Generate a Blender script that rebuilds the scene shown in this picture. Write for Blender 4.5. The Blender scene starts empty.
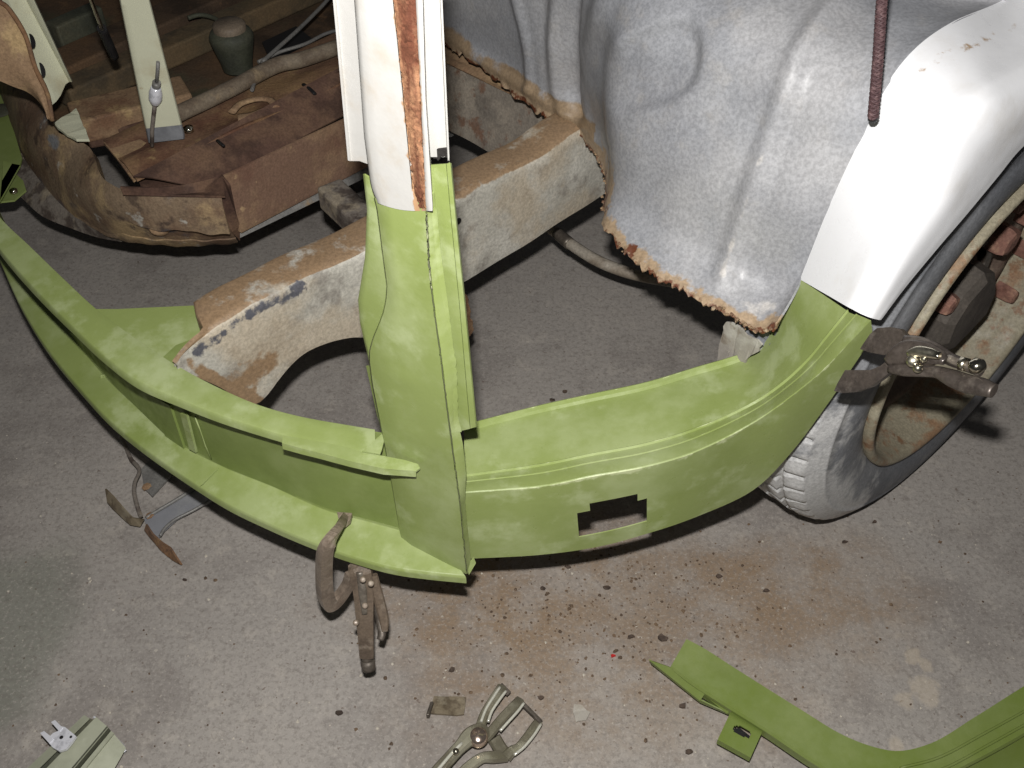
import bpy, bmesh, math, random
import numpy as np
from mathutils import Vector
random.seed(7); rng = np.random.default_rng(7)
C = bpy.context.scene.collection
PI = math.pi

# ---------------------------------------------------------------- camera, world, light
F, PITCH, H, YAW = 1000.0, 0.7985, 1.135, 0.8603
CP, SP = math.cos(PITCH), math.sin(PITCH)
EYE = np.array([0, 0, H])
FW = np.array([0, CP, -SP]); UP = np.array([0, SP, CP]); RT = np.array([1.0, 0, 0])
LDIR = np.array([math.sin(YAW), math.cos(YAW), 0])     # along the vehicle
NDIR = np.array([math.cos(YAW), -math.sin(YAW), 0])    # outwards from its side
WC = np.array([.5643, .9029, 0])                       # below the wheel centre
cam = bpy.data.cameras.new('camera'); co = bpy.data.objects.new('camera', cam); C.objects.link(co)
co.location = EYE; co.rotation_euler = (PI/2 - PITCH, 0, 0)
cam.sensor_width = 36; cam.lens = 36*F/1024; cam.clip_start = .02
sc = bpy.context.scene; sc.camera = co
w = bpy.data.worlds.new('world'); sc.world = w; w.use_nodes = True
w.node_tree.nodes['Background'].inputs[0].default_value = (.95, .97, 1, 1)
w.node_tree.nodes['Background'].inputs[1].default_value = .032
fl = bpy.data.lights.new('camera_flash', 'AREA'); fo = bpy.data.objects.new('camera_flash', fl); C.objects.link(fo)
fl.shape = 'RECTANGLE'; fl.size = .026; fl.size_y = .014; fl.energy = 17.2; fl.color = (1, .985, .96)
fo.location = EYE + UP*.072 - RT*.012; fo.rotation_euler = (PI/2 - PITCH - .03, 0, -.03)
vs = sc.view_settings
vs.view_transform = 'Standard'; vs.look = 'None'; vs.gamma = 1; vs.use_curve_mapping = False; vs.exposure = 0.0

# ---------------------------------------------------------------- placing
def X(u, v, z): return WC + u*LDIR + v*NDIR + np.array([0, 0, z])
def P(px, py, z=None, v=None, u=None, d=None, pl=None):
    """point of the place seen at a pixel of the photograph, on a known plane (height z, side plane v, cross plane u, depth d)"""
    r = RT*(px-512)/F + UP*(384-py)/F + FW
    if z is not None: t = (z-H)/r[2]
    elif v is not None: t = (v-(EYE-WC)@NDIR)/(r@NDIR)
    elif u is not None: t = (u-(EYE-WC)@LDIR)/(r@LDIR)
    elif pl is not None: t = (pl[1]-EYE@pl[0])/(r@pl[0])
    else: t = d
    return EYE + t*r
def proj(p):
    q = p-EYE; zc = q@FW
    return np.stack([512+F*(q@RT)/zc, 384-F*(q@UP)/zc], -1)
def spl(K, n, closed=False):
    """smooth resampling along axis 0 through key rows"""
    K = np.asarray(K, float); m = len(K)
    if m == 2: 
        t = np.linspace(0, 1, n).reshape([n]+[1]*(K.ndim-1)); return K[0]*(1-t)+K[1]*t
    return splat(K, np.linspace(0, m-1, n))
def splat(K, ts):
    K = np.asarray(K, float); m = len(K); T = np.gradient(K, axis=0); out = []
    for t in ts:
        i = min(int(t), m-2); f = t-i
        h00 = 2*f**3-3*f*f+1; h10 = f**3-2*f*f+f; h01 = -2*f**3+3*f*f; h11 = f**3-f*f
        out.append(h00*K[i]+h10*T[i]+h01*K[i+1]+h11*T[i+1])
    return np.array(out)
def jag(pts, amp, step, seed=0):
    """break the straight runs of an outline into torn, uneven ones"""
    r = np.random.default_rng(seed); out = []
    pts = [np.asarray(p, float) for p in pts]
    for a, b in zip(pts, pts[1:]+pts[:1]):
        L = np.linalg.norm(b-a); n = max(1, int(L/step))
        for i in range(n):
            p = a+(b-a)*i/n
            out.append(p+(r.normal(size=3)*amp if i else 0))
    return out

# ---------------------------------------------------------------- objects
def setp(o, label=None, cat=None, group=None, kind=None):
    for k, x in (('label', label), ('category', cat), ('group', group), ('kind', kind)):
        if x: o[k] = x
    return o
def thing(name, label, cat, base, group=None):
    o = bpy.data.objects.new(name, None); C.objects.link(o); o.location = base; o.empty_display_size = .05
    return setp(o, label, cat, group)
def rootloc(o):
    while o.parent: o = o.parent
    return np.array(o.location)
def link(name, V, faces, mat, parent=None, smooth=False, attr=None, label=None, mats=None, mi=None):
    V = np.asarray(V, float)
    if parent is not None: off = rootloc(parent)
    else:
        off = V.mean(0); off[2] = V[:, 2].min()
    me = bpy.data.meshes.new(name)
    me.from_pydata([tuple(x) for x in V-off], [], [tuple(f) for f in faces])
    o = bpy.data.objects.new(name, me); C.objects.link(o)
    if parent is not None: o.parent = parent
    else: o.location = off
    me.materials.append(mat)
    if smooth: me.polygons.foreach_set('use_smooth', [True]*len(me.polygons))
    if attr is not None:
        for k, a in attr.items():
            at = me.attributes.new(k, 'FLOAT', 'POINT'); at.data.foreach_set('value', np.asarray(a, float))
    if label: o['label'] = label
    return o
def solid(o, th, offset=-1, bevel=0, seg=2, ang=25):
    if bevel:
        b = o.modifiers.new('bevel', 'BEVEL'); b.width = bevel; b.segments = seg; b.limit_method = 'ANGLE'; b.angle_limit = math.radians(ang)
    s = o.modifiers.new('thick', 'SOLIDIFY'); s.thickness = th; s.offset = offset; s.use_even_offset = False
    e = o.modifiers.new('crisp', 'EDGE_SPLIT'); e.split_angle = math.radians(48)
    return o
def sheet(parent, name, G, mat, th=.0016, hole=None, bevel=0, smooth=True, attr=None, label=None, toward=EYE, sharp=0):
    G = np.asarray(G, float); m, n = G.shape[:2]
    fs = [(i*n+j, (i+1)*n+j, (i+1)*n+j+1, i*n+j+1) for i in range(m-1) for j in range(n-1) if not (hole and hole(i, j))]
    s = 0
    for i in range(0, m-1, max(1, (m-1)//8)):
        for j in range(0, n-1, max(1, (n-1)//8)):
            nn = np.cross(G[i+1, j]-G[i, j], G[i, j+1]-G[i, j]); s += nn@(toward-G[i, j])
    if s < 0: fs = [f[::-1] for f in fs]
    o = link(name, G.reshape(-1, 3), fs, mat, parent, smooth, attr, label)
    if sharp: o.data.set_sharp_from_angle(angle=math.radians(sharp))
    return solid(o, th, bevel=bevel)
def plate(parent, name, pts, mat, th=.002, label=None, bevel=0):
    """flat or slightly bent piece of sheet given by its outline"""
    V = np.array(pts); n = np.zeros(3); c = V.mean(0)
    for a, b in zip(V, np.roll(V, -1, 0)): n += np.cross(a-c, b-c)
    f = list(range(len(V)))
    if n@(EYE-c) < 0: f = f[::-1]
    bm = bmesh.new(); vs_ = [bm.verts.new(V[i]) for i in f]; fc = bm.faces.new(vs_)
    bmesh.ops.triangulate(bm, faces=[fc]); bm.verts.index_update()
    W = [tuple(x.co) for x in bm.verts]; F2 = [[x.index for x in q.verts] for q in bm.faces]; bm.free()
    return solid(link(name, W, F2, mat, parent, False, label=label), th, bevel=bevel)
def tube(parent, name, path, r, mat, seg=10, flat=1.0, up=(0, 0, 1), n=None, label=None, attr=None, square=False):
    """bar or tube swept along a path; flat < 1 squashes it along its second axis"""
    path = spl(path, n) if n else np.asarray(path, float)
    m = len(path); rr = np.full(m, r) if np.isscalar(r) else np.interp(np.linspace(0, 1, m), np.linspace(0, 1, len(r)), r)
    T = np.gradient(path, axis=0); V = []; up = np.asarray(up, float)
    for i in range(m):
        t = T[i]/np.linalg.norm(T[i]); a = np.cross(up, t)
        if np.linalg.norm(a) < .05: a = np.cross(RT, t)
        a /= np.linalg.norm(a); b = np.cross(t, a)
        for k in range(seg):
            th = 2*PI*(k+.5)/seg; c, s = math.cos(th), math.sin(th)
            if square: q = max(abs(c), abs(s)); c /= q**.8; s /= q**.8
            V.append(path[i]+rr[i]*(c*a+flat*s*b))
    fs = [(i*seg+k, i*seg+(k+1) % seg, (i+1)*seg+(k+1) % seg, (i+1)*seg+k) for i in range(m-1) for k in range(seg)]
    fs += [tuple(range(seg))[::-1], tuple((m-1)*seg+k for k in range(seg))]
    o = link(name, V, fs, mat, parent, not square, label=label)
    if not square:
        for p in o.data.polygons[-2:]: p.use_smooth = False
    return o
def lathe(parent, name, prof, mat, c, ax, seg=48, mod=None, label=None, smooth=True, cap=False, up=(0, 0, 1)):
    """profile of (radius, offset along the axis) turned about an axis; mod(theta, k) adds to the radius"""
    ax = np.asarray(ax, float); ax = ax/np.linalg.norm(ax); e1 = np.asarray(up, float) if abs(ax[2]) < .95 else np.array([1.0, 0, 0]); e1 = e1-(e1@ax)*ax; e1 /= np.linalg.norm(e1); e2 = np.cross(ax, e1)
    n = len(prof); V = []
    for s in range(seg):
        th = 2*PI*s/seg; d = math.cos(th)*e1+math.sin(th)*e2
        for k, (r, a) in enumerate(prof):
            V.append(c+(r+(mod(th, k) if mod else 0))*d+a*ax)
    fs = [(s*n+k, s*n+k+1, ((s+1) % seg)*n+k+1, ((s+1) % seg)*n+k) for s in range(seg) for k in range(n-1)]
    if cap: fs += [tuple(s*n+n-1 for s in range(seg)), tuple(s*n for s in range(seg))[::-1]]
    o = link(name, V, fs, mat, parent, smooth, label=label)
    return o
def box(parent, name, c, ax, ay, az, mat, label=None, bevel=.001):
    V = [c+i*ax+j*ay+k*az for i in (-1, 1) for j in (-1, 1) for k in (-1, 1)]
    fs = [(0, 1, 3, 2), (4, 6, 7, 5), (0, 4, 5, 1), (2, 3, 7, 6), (0, 2, 6, 4), (1, 5, 7, 3)]
    o = link(name, V, fs, mat, parent, label=label)
    b = o.modifiers.new('bevel', 'BEVEL'); b.width = bevel; b.segments = 2
    return o

# ---------------------------------------------------------------- materials
def lin(c): return tuple(((x/255+.055)/1.055)**2.4 if x > 10 else x/255/12.92 for x in c)+(1,)
def M(name, base, layers=(), rough=.5, metal=0, bump=(.3, 60), attrs=(), fine=0, spec=.5, streak=None, rvar=.15):
    """layers: (colour, noise scale, threshold, softness, strength[, stretch]); attrs: (attribute, colour, noise scale)"""
    m = bpy.data.materials.new(name); m.use_nodes = True; N = m.node_tree.nodes; Lk = m.node_tree.links
    b = N['Principled BSDF']; tc = N.new('ShaderNodeTexCoord'); ob = N.new('ShaderNodeNewGeometry')
    src = ob.outputs['Position']
    def noise(scale, det=6, rgh=.6, stretch=None, off=0):
        mp = N.new('ShaderNodeMapping'); Lk.new(src, mp.inputs[0]); mp.inputs['Location'].default_value = (off, off*.7, off*1.3)
        if stretch: mp.inputs['Scale'].default_value = stretch[0]; mp.inputs['Rotation'].default_value = stretch[1]
        t = N.new('ShaderNodeTexNoise'); Lk.new(mp.outputs[0], t.inputs['Vector'])
        t.inputs['Scale'].default_value = scale; t.inputs['Detail'].default_value = det; t.inputs['Roughness'].default_value = rgh
        return t.outputs['Fac']
    def ramp(x, lo, hi, a=0, c=1):
        r = N.new('ShaderNodeMapRange'); r.interpolation_type = 'SMOOTHSTEP'; Lk.new(x, r.inputs[0])
        r.inputs[1].default_value = lo; r.inputs[2].default_value = hi; r.inputs[3].default_value = a; r.inputs[4].default_value = c
        return r.outputs[0]
    def mix(f, a, c, mode='MIX'):
        q = N.new('ShaderNodeMix'); q.data_type = 'RGBA'; q.blend_type = mode
        if isinstance(f, float): q.inputs[0].default_value = f
        else: Lk.new(f, q.inputs[0])
        for i, x in ((6, a), (7, c)):
            if isinstance(x, tuple): q.inputs[i].default_value = x
            else: Lk.new(x, q.inputs[i])
        return q.outputs[2]
    def mul(a, c):
        q = N.new('ShaderNodeMath'); q.operation = 'MULTIPLY'
        for i, x in ((0, a), (1, c)):
            if isinstance(x, (int, float)): q.inputs[i].default_value = x
            else: Lk.new(x, q.inputs[i])
        return q.outputs[0]
    col = lin(base); k = len(name)*3.1
    for i, l in enumerate(layers):
        f = ramp(noise(l[1], 8, .62, l[5] if len(l) > 5 else None, k+i*5.3), l[2]-l[3], l[2]+l[3])
        col = mix(mul(f, l[4]), col, lin(l[0]))
    for a, c, s in attrs:
        an = N.new('ShaderNodeAttribute'); an.attribute_name = a
        ad = N.new('ShaderNodeMath'); ad.operation = 'ADD'; Lk.new(an.outputs['Fac'], ad.inputs[0]); Lk.new(noise(s, 8, .65, None, k+40), ad.inputs[1])
        f = ramp(ad.outputs[0], .93, 1.07)
        col = mix(f, col, lin(c))
    if fine: 
        g = ramp(noise(fine, 3, .7, None, 3), .3, .7, .8, 1.15)
        q = N.new('ShaderNodeCombineColor'); [Lk.new(g, q.inputs[i]) for i in range(3)]
        col = mix(1.0, col, q.outputs[0], 'MULTIPLY')
    if isinstance(col, tuple): b.inputs['Base Color'].default_value = col
    else: Lk.new(col, b.inputs['Base Color'])
    Lk.new(ramp(noise(bump[1]*.5, 4), .3, .7, max(.05, rough-rvar), min(1, rough+rvar)), b.inputs['Roughness'])
    b.inputs['Metallic'].default_value = metal; b.inputs['Specular IOR Level'].default_value = spec
    if bump[0]:
        bn = N.new('ShaderNodeBump'); bn.inputs['Strength'].default_value = bump[0]; bn.inputs['Distance'].default_value = .002
        hh = noise(bump[1], 8, .65)
        if streak:
            ad = N.new('ShaderNodeMath'); ad.operation = 'ADD'; Lk.new(hh, ad.inputs[0]); Lk.new(noise(streak[0], 4, .6, (streak[1], streak[2]), 9), ad.inputs[1]); hh = ad.outputs[0]
        Lk.new(hh, bn.inputs['Height']); Lk.new(bn.outputs[0], b.inputs['Normal'])
    return m
green = M('green_primer_paint', (134, 147, 86), [((155, 166, 116), 9, .54, .1, .8), ((122, 136, 72), 6, .57, .09, .6), ((172, 182, 138), 20, .6, .08, .55)], .42, 0, (.12, 140), spec=.45, attrs=[('worn', (184, 192, 146), 40)])  # worn: crease highlights put into the colour as paler, rubbed paint
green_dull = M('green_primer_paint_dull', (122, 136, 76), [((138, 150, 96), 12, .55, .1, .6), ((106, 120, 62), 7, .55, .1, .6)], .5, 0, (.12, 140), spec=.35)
white = M('white_body_paint', (236, 236, 238), [((214, 208, 200), 14, .62, .1, .4), ((150, 120, 96), 60, .78, .04, .6)], .35, 0, (.05, 120), attrs=[('rust', (172, 144, 112), 45)])
pillar_white = M('worn_white_pillar_paint', (176, 174, 170), [((164, 150, 130), 16, .6, .1, .5), ((120, 86, 60), 70, .74, .03, .7)], .5, 0, (.12, 120), attrs=[('rust', (160, 126, 94), 60)])
cream = M('cream_body_paint', (200, 200, 176), [((176, 166, 136), 15, .6, .1, .6), ((150, 118, 80), 45, .7, .04, .6)], .45, 0, (.08, 100), attrs=[('rust', (140, 108, 78), 45)])
greyprimer = M('grey_underseal', (148, 149, 153), [((164, 163, 164), 7, .52, .1, .8), ((124, 125, 130), 4.5, .56, .12, .6), ((166, 160, 152), 30, .64, .1, .3), ((182, 182, 182), 60, .68, .05, .4, ((1, 1, .12), (.5, .5, .2)))], .5, .0, (.12, 90),
               attrs=[('dust', (142, 122, 98), 14), ('pale', (186, 182, 178), 22), ('rust', (160, 138, 112), 48), ('deep', (96, 54, 34), 70)], fine=260, spec=.55, streak=(45, (1, 1, .15), (.5, .5, .2)))
rust = M('brown_rust', (108, 86, 70), [((136, 102, 72), 9, .5, .1, .8), ((86, 56, 46), 14, .55, .08, .8), ((162, 132, 92), 30, .62, .06, .6), ((70, 56, 50), 45, .64, .05, .7)], .85, 0, (.8, 90), fine=300, spec=.2)
darkrust = M('dark_brown_rust', (88, 66, 56), [((112, 88, 70), 10, .54, .1, .8), ((64, 48, 42), 16, .56, .08, .8)], .85, 0, (.6, 90), fine=300, spec=.2)
redrust = M('reddish_rust_scale', (112, 76, 58), [((156, 116, 86), 30, .54, .08, .8, ((1, 1, .18), (0, 0, 0))), ((88, 50, 36), 50, .56, .06, .9, ((1, 1, .15), (0, 0, 0)))], .85, 0, (1, 110), fine=300, spec=.2)
tanrust = M('tan_surface_rust', (144, 118, 92), [((118, 86, 66), 10, .55, .08, .8), ((186, 160, 116), 22, .6, .07, .6), ((96, 74, 60), 36, .64, .05, .7), ((84, 80, 82), 12, .66, .05, .7)], .8, 0, (.7, 80), fine=280, spec=.25)
railgrey = M('grey_rail_paint', (172, 168, 158), [((190, 186, 176), 10, .52, .07, .9), ((134, 128, 120), 18, .57, .06, .8), ((176, 160, 136), 7, .56, .08, .6), ((150, 132, 106), 12, .66, .06, .6), ((138, 96, 72), 34, .74, .03, .5)], .55, 0, (.35, 90),
             attrs=[('rust', (138, 114, 88), 22), ('bare', (84, 84, 90), 55)], fine=260, spec=.45)
murk = M('grimy_brown_underbody', (88, 72, 58), [((108, 84, 62), 6, .52, .1, .8), ((60, 50, 42), 9, .55, .08, .8), ((80, 84, 66), 5, .6, .08, .6), ((126, 96, 70), 20, .64, .06, .6)], .85, 0, (.6, 70), fine=260, spec=.2)
grime = M('dark_green_grey_grime', (74, 76, 62), [((92, 88, 70), 12, .55, .1, .7), ((52, 54, 46), 9, .55, .1, .7)], .7, 0, (.4, 80), fine=260)
blackish = M('black_plastic', (28, 27, 28), [], .45, 0, (.1, 80))
mottled = M('mottled_grey_rust', (116, 108, 100), [((70, 60, 54), 30, .52, .06, .9), ((150, 138, 118), 22, .6, .06, .7)], .7, 0, (.7, 90), fine=280)
tread_m = M('dusty_tyre_rubber', (108, 110, 115), [((140, 141, 144), 7, .5, .12, .9), ((84, 87, 93), 4, .56, .12, .6)], .62, 0, (.25, 90), attrs=[('dust', (190, 189, 188), 12)], fine=260, spec=.4)
rim_m = M('rusty_cream_rim', (144, 136, 116), [((138, 104, 76), 24, .56, .07, .8), ((120, 84, 56), 40, .6, .05, .8), ((178, 172, 150), 14, .6, .08, .6)], .6, 0, (.6, 90), fine=280)
disc_m = M('rusty_brake_metal', (102, 88, 78), [((80, 60, 52), 20, .54, .08, .85), ((140, 126, 106), 14, .6, .08, .6)], .75, 0, (.5, 80), fine=260)
hub_m = M('dark_hub_grime', (82, 76, 70), [((66, 60, 56), 18, .52, .1, .7), ((98, 90, 82), 40, .6, .07, .5)], .8, 0, (.3, 120), fine=300, spec=.3)
nut_m = M('red_brown_lug_rust', (124, 88, 76), [((150, 116, 96), 60, .56, .07, .8), ((88, 56, 46), 50, .56, .07, .8)], .8, 0, (.5, 120), fine=300)
steel = M('worn_clamp_steel', (116, 108, 98), [((88, 80, 72), 25, .53, .08, .8), ((140, 132, 122), 60, .6, .07, .7)], .38, .3, (.3, 120), fine=300)
jaw_m = M('dark_forged_steel', (100, 92, 84), [((74, 68, 60), 20, .53, .08, .8), ((124, 116, 104), 50, .6, .07, .6)], .5, .5, (.3, 120), fine=300)
chrome = M('nickel_plating', (200, 194, 176), [((140, 132, 108), 20, .58, .08, .6)], .22, 1, (.1, 90))
olivesteel = M('oily_plated_steel', (150, 146, 128), [((104, 98, 82), 18, .52, .08, .8)], .3, .35, (.15, 90))
wornsteel = M('brown_grey_forged_steel', (136, 122, 108), [((108, 94, 82), 25, .53, .08, .8), ((164, 152, 138), 60, .6, .07, .7)], .45, .15, (.4, 120), fine=300)
sparegreen = M('deeper_green_paint', (114, 128, 68), [((130, 142, 86), 9, .56, .1, .7), ((108, 124, 54), 6, .57, .09, .6)], .45, 0, (.1, 140), spec=.4)
glint_m = M('bright_worn_plating', (222, 220, 206), [], .25, .4, (.1, 90))  # bright colour standing in for flash glints on the clamp edges
clampbody = M('brown_clamp_body', (112, 98, 84), [((86, 74, 64), 25, .53, .08, .8), ((140, 128, 114), 60, .62, .06, .6)], .45, .2, (.4, 120), fine=300)
galv = M('worn_zinc_plate', (128, 126, 122), [((106, 104, 102), 14, .53, .08, .7), ((150, 122, 84), 26, .66, .05, .7)], .5, .15, (.2, 90), fine=280)
scrap_m = M('dirty_scrap_metal', (130, 118, 98), [((96, 84, 68), 60, .52, .06, .8), ((160, 150, 130), 50, .6, .05, .6)], .5, .3, (.5, 140))
bracket_m = M('clean_white_bracket', (214, 214, 220), [((160, 160, 166), 60, .62, .06, .6)], .3, .2, (.1, 90))
profile_m = M('pale_green_grey_profile', (168, 170, 150), [((146, 148, 128), 10, .55, .08, .6), ((188, 190, 172), 24, .62, .06, .6)], .45, .1, (.08, 90))
cord_m = M('maroon_braided_cord', (72, 50, 52), [((104, 80, 80), 220, .55, .08, .8)], .7, 0, (.3, 400))
foam = M('pale_torn_liner', (146, 140, 132), [((172, 168, 160), 24, .54, .08, .8), ((120, 108, 94), 40, .62, .05, .7)], .7, 0, (.5, 90))

# ---------------------------------------------------------------- floor
def floor_mat():
    m = bpy.data.materials.new('stained_concrete'); m.use_nodes = True; N = m.node_tree.nodes; Lk = m.node_tree.links
    b = N['Principled BSDF']; g = N.new('ShaderNodeNewGeometry')
    def nz(s, det=8, r=.62, off=0, dist=0):
        mp = N.new('ShaderNodeMapping'); mp.inputs['Location'].default_value = (off, -off, off*.5); Lk.new(g.outputs['Position'], mp.inputs[0])
        t = N.new('ShaderNodeTexNoise'); Lk.new(mp.outputs[0], t.inputs['Vector']); t.inputs['Scale'].default_value = s; t.inputs['Detail'].default_value = det; t.inputs['Roughness'].default_value = r; t.inputs['Distortion'].default_value = dist
        return t.outputs['Fac']
    def rp(x, lo, hi, a=0, c=1):
        r = N.new('ShaderNodeMapRange'); r.interpolation_type = 'SMOOTHSTEP'; Lk.new(x, r.inputs[0])
        for i, q in enumerate((lo, hi, a, c)): r.inputs[i+1].default_value = q
        return r.outputs[0]
    def mth(op, a, c):
        q = N.new('ShaderNodeMath'); q.operation = op
        for i, x in ((0, a), (1, c)):
            if isinstance(x, (int, float)): q.inputs[i].default_value = x
            else: Lk.new(x, q.inputs[i])
        return q.outputs[0]
    def mix(f, a, c):
        q = N.new('ShaderNodeMix'); q.data_type = 'RGBA'; Lk.new(f, q.inputs[0])
        for i, x in ((6, a), (7, c)):
            if isinstance(x, tuple): q.inputs[i].default_value = x
            else: Lk.new(x, q.inputs[i])
        return q.outputs[2]
    def blob(c, rx, ry, soft, amp=1.6, nsc=7):
        vm = N.new('ShaderNodeVectorMath'); vm.operation = 'SUBTRACT'; Lk.new(g.outputs['Position'], vm.inputs[0]); vm.inputs[1].default_value = tuple(c)
        v2 = N.new('ShaderNodeVectorMath'); v2.operation = 'MULTIPLY'; Lk.new(vm.outputs[0], v2.inputs[0]); v2.inputs[1].default_value = (1/rx, 1/ry, 0)
        ln = N.new('ShaderNodeVectorMath'); ln.operation = 'LENGTH'; Lk.new(v2.outputs[0], ln.inputs[0])
        d = mth('ADD', ln.outputs['Value'], mth('MULTIPLY', mth('SUBTRACT', nz(nsc, 8, .6, 3), .5), amp))
        return rp(d, 1-soft, 1+soft, 1, 0)
    col = lin((154, 148, 142))
    col = mix(mth('MULTIPLY', rp(nz(2.2), .35, .65), .75), col, lin((166, 159, 152)))
    col = mix(mth('MULTIPLY', rp(nz(5, 8, .65, 8), .47, .62), .6), col, lin((128, 121, 116)))
    col = mix(mth('MULTIPLY', rp(nz(26, 8, .7, 2), .52, .66), .45), col, lin((180, 172, 162)))
    col = mix(mth('MULTIPLY', rp(nz(60, 6, .7, 6), .56, .66), .5), col, lin((118, 110, 104)))
    br = rp(nz(14, 8, .7, 12), .38, .6, .3, 1)
    for c, rx, ry, s in ((P(600, 625, z=0), .27, .17, .45), (P(470, 610, z=0), .12, .12, .5), (P(820, 590, z=0), .14, .08, .5)):
        col = mix(mth('MULTIPLY', mth('MULTIPLY', blob(c, rx, ry, s), br), .7), col, lin((136, 114, 90)))
    col = mix(mth('MULTIPLY', blob(P(0, 640, z=0), .08, .13, .4), .5), col, lin((104, 110, 96)))
    col = mix(mth('MULTIPLY', rp(nz(150, 5, .75, 16), .48, .6), .42), col, lin((114, 108, 102)))
    col = mix(mth('MULTIPLY', rp(nz(210, 5, .75, 19), .52, .64), .4), col, lin((186, 178, 170)))
    sp = mth('MULTIPLY', rp(nz(120, 3, .6, 30), .66, .7), .6)
    col = mix(sp, col, lin((92, 74, 62)))
    col = mix(mth('MULTIPLY', rp(nz(95, 3, .5, 50), .7, .73), .6), col, lin((188, 180, 168)))
    for px, py, r in ((925, 690, .02), (905, 700, .012), (912, 655, .012), (895, 745, .010), (925, 665, .01)):
        col = mix(mth('MULTIPLY', blob(P(px, py, z=0), r*.8, r*1.0, .35, 2.2, 60), .3), col, lin((204, 188, 164)))
    Lk.new(col, b.inputs['Base Color']); b.inputs['Roughness'].default_value = .62; b.inputs['Specular IOR Level'].default_value = .4
    bn = N.new('ShaderNodeBump'); bn.inputs['Strength'].default_value = .35; bn.inputs['Distance'].default_value = .003
    Lk.new(mth('ADD', nz(40, 8, .7, 1), mth('MULTIPLY', nz(170, 4, .6, 5), .5)), bn.inputs['Height']); Lk.new(bn.outputs[0], b.inputs['Normal'])
    return m
setp(link('floor', [(-5, -3, 0), (5, -3, 0), (5, 8, 0), (-5, 8, 0), (-5, -3, -.1), (5, -3, -.1), (5, 8, -.1), (-5, 8, -.1)],
          [(0, 1, 2, 3), (7, 6, 5, 4), (0, 4, 5, 1), (1, 5, 6, 2), (2, 6, 7, 3), (3, 7, 4, 0)], floor_mat()), 'stained grey concrete workshop floor', None, None, 'structure')

# ---------------------------------------------------------------- wheel arch panel (white) and step repair panel (green)
def tab(keys):
    xs = [k[0] for k in keys]; ys = [k[1] for k in keys]
    return lambda y: float(np.interp(y, xs, ys))
# stations of the green step panel: outer crease, lower edge and inner edge
ST = [  # outer px, v ; lower px, v ; inner px, spec
 ((464, 493), -.175, (464, 559), -.180, (464, 432), ('z', .350)),
 ((539, 487), -.130, (539, 555), -.131, (535, 414), ('z', .355)),
 ((590, 477), -.100, (597, 547), -.099, (590, 402), ('z', .362)),
 ((646, 467), -.070, (646, 534), -.071, (646, 390), ('z', .370)),
 ((696, 452), -.048, (696, 517), -.048, (696, 375), ('z', .375)),
 ((752, 424), -.028, (752, 491), -.026, (736, 363), ('v', -.106)),
 ((790, 398), -.010, (790, 454), -.010, (758, 351), ('v', -.097)),
 ((822, 372), .002, (827, 405), .004, (776, 328), ('v', -.088)),
 ((846, 347), .012, (850, 371), .014, (788, 305), ('v', -.083)),
 ((871, 321), .020, (873, 337), .022, (801, 280), ('v', -.080))]
K = []
for o_, vo, l_, vl, i_, (k, val) in ST:
    K.append([P(*o_, v=vo), P(*l_, v=vl), P(*i_, **{k: val})])
K = np.array(K); KX = np.array([s[0][0] for s in ST], float)
def station(x):
    return splat(K, [np.interp(x, KX, np.arange(len(KX)))])[0]
def hermite_ts(xs): return np.interp(xs, KX, np.arange(len(KX)))
xs = sorted(list(np.linspace(464, 871, 56)) + [574, 587, 637, 647])
T_ = hermite_ts(xs); S_ = splat(K, T_)
rows = []
Zu = np.array([0, 0, 1.0])
def sm0(x): x = min(max(x, 0), 1); return x*x*(3-2*x)
for (o_, l_, i_), x in zip(S_, xs):
    nrm = np.cross(S_[min(len(S_)-1, 30)][0]*0+LDIR, i_-o_); nrm /= np.linalg.norm(nrm); nrm = nrm if nrm@(EYE-o_) > 0 else -nrm
    g = lambda a, h=0: i_+(o_-i_)*a+nrm*h
    f = lambda b: o_+(l_-o_)*b
    lp = 1-float(sm0((x-740)/70.)); o0 = o_+nrm*.0004
    f = lambda b_: o0+(l_-o0)*b_
    rows.append([g(-.045, .007*lp), g(-.030, .0075*lp), g(-.018, .003*lp), g(0), g(.35, -.002), g(.665, -.0040), g(.680, -.0028), g(.692, -.0050), g(.790, -.0034), g(.804, -.0014), g(.816, -.0019), g(.824, -.0016), g(.985, .0004),
                 f(.012)+nrm*.0006, f(.15), f(.35), f(.45), f(.8), f(.94), f(1), l_+(i_-l_)*.05*np.array([1, 1, 0])-Zu*.001])
G = np.array(rows)
def hole(i, j):
    x = (xs[i]+xs[i+1])/2
    return (574 < x < 647 and j == 16) or (587 < x < 637 and j == 15)
step = thing('step_repair_panel', 'curved green-painted sheet metal step panel with a notched slot, between corner post and wheel', 'car panel', (*K[4, 1][:2], 0))
sheet(step, 'step_panel_skin', G, green, .0012, hole, sharp=16, attr={'worn': np.tile([0, .42, 0, .3, 0, 0, .44, 0, 0, .44, 0, 0, .30, .50]+[0]*(G.shape[1]-14), len(G))})  # pale lines paint the highlights of the rounded creases
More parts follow.
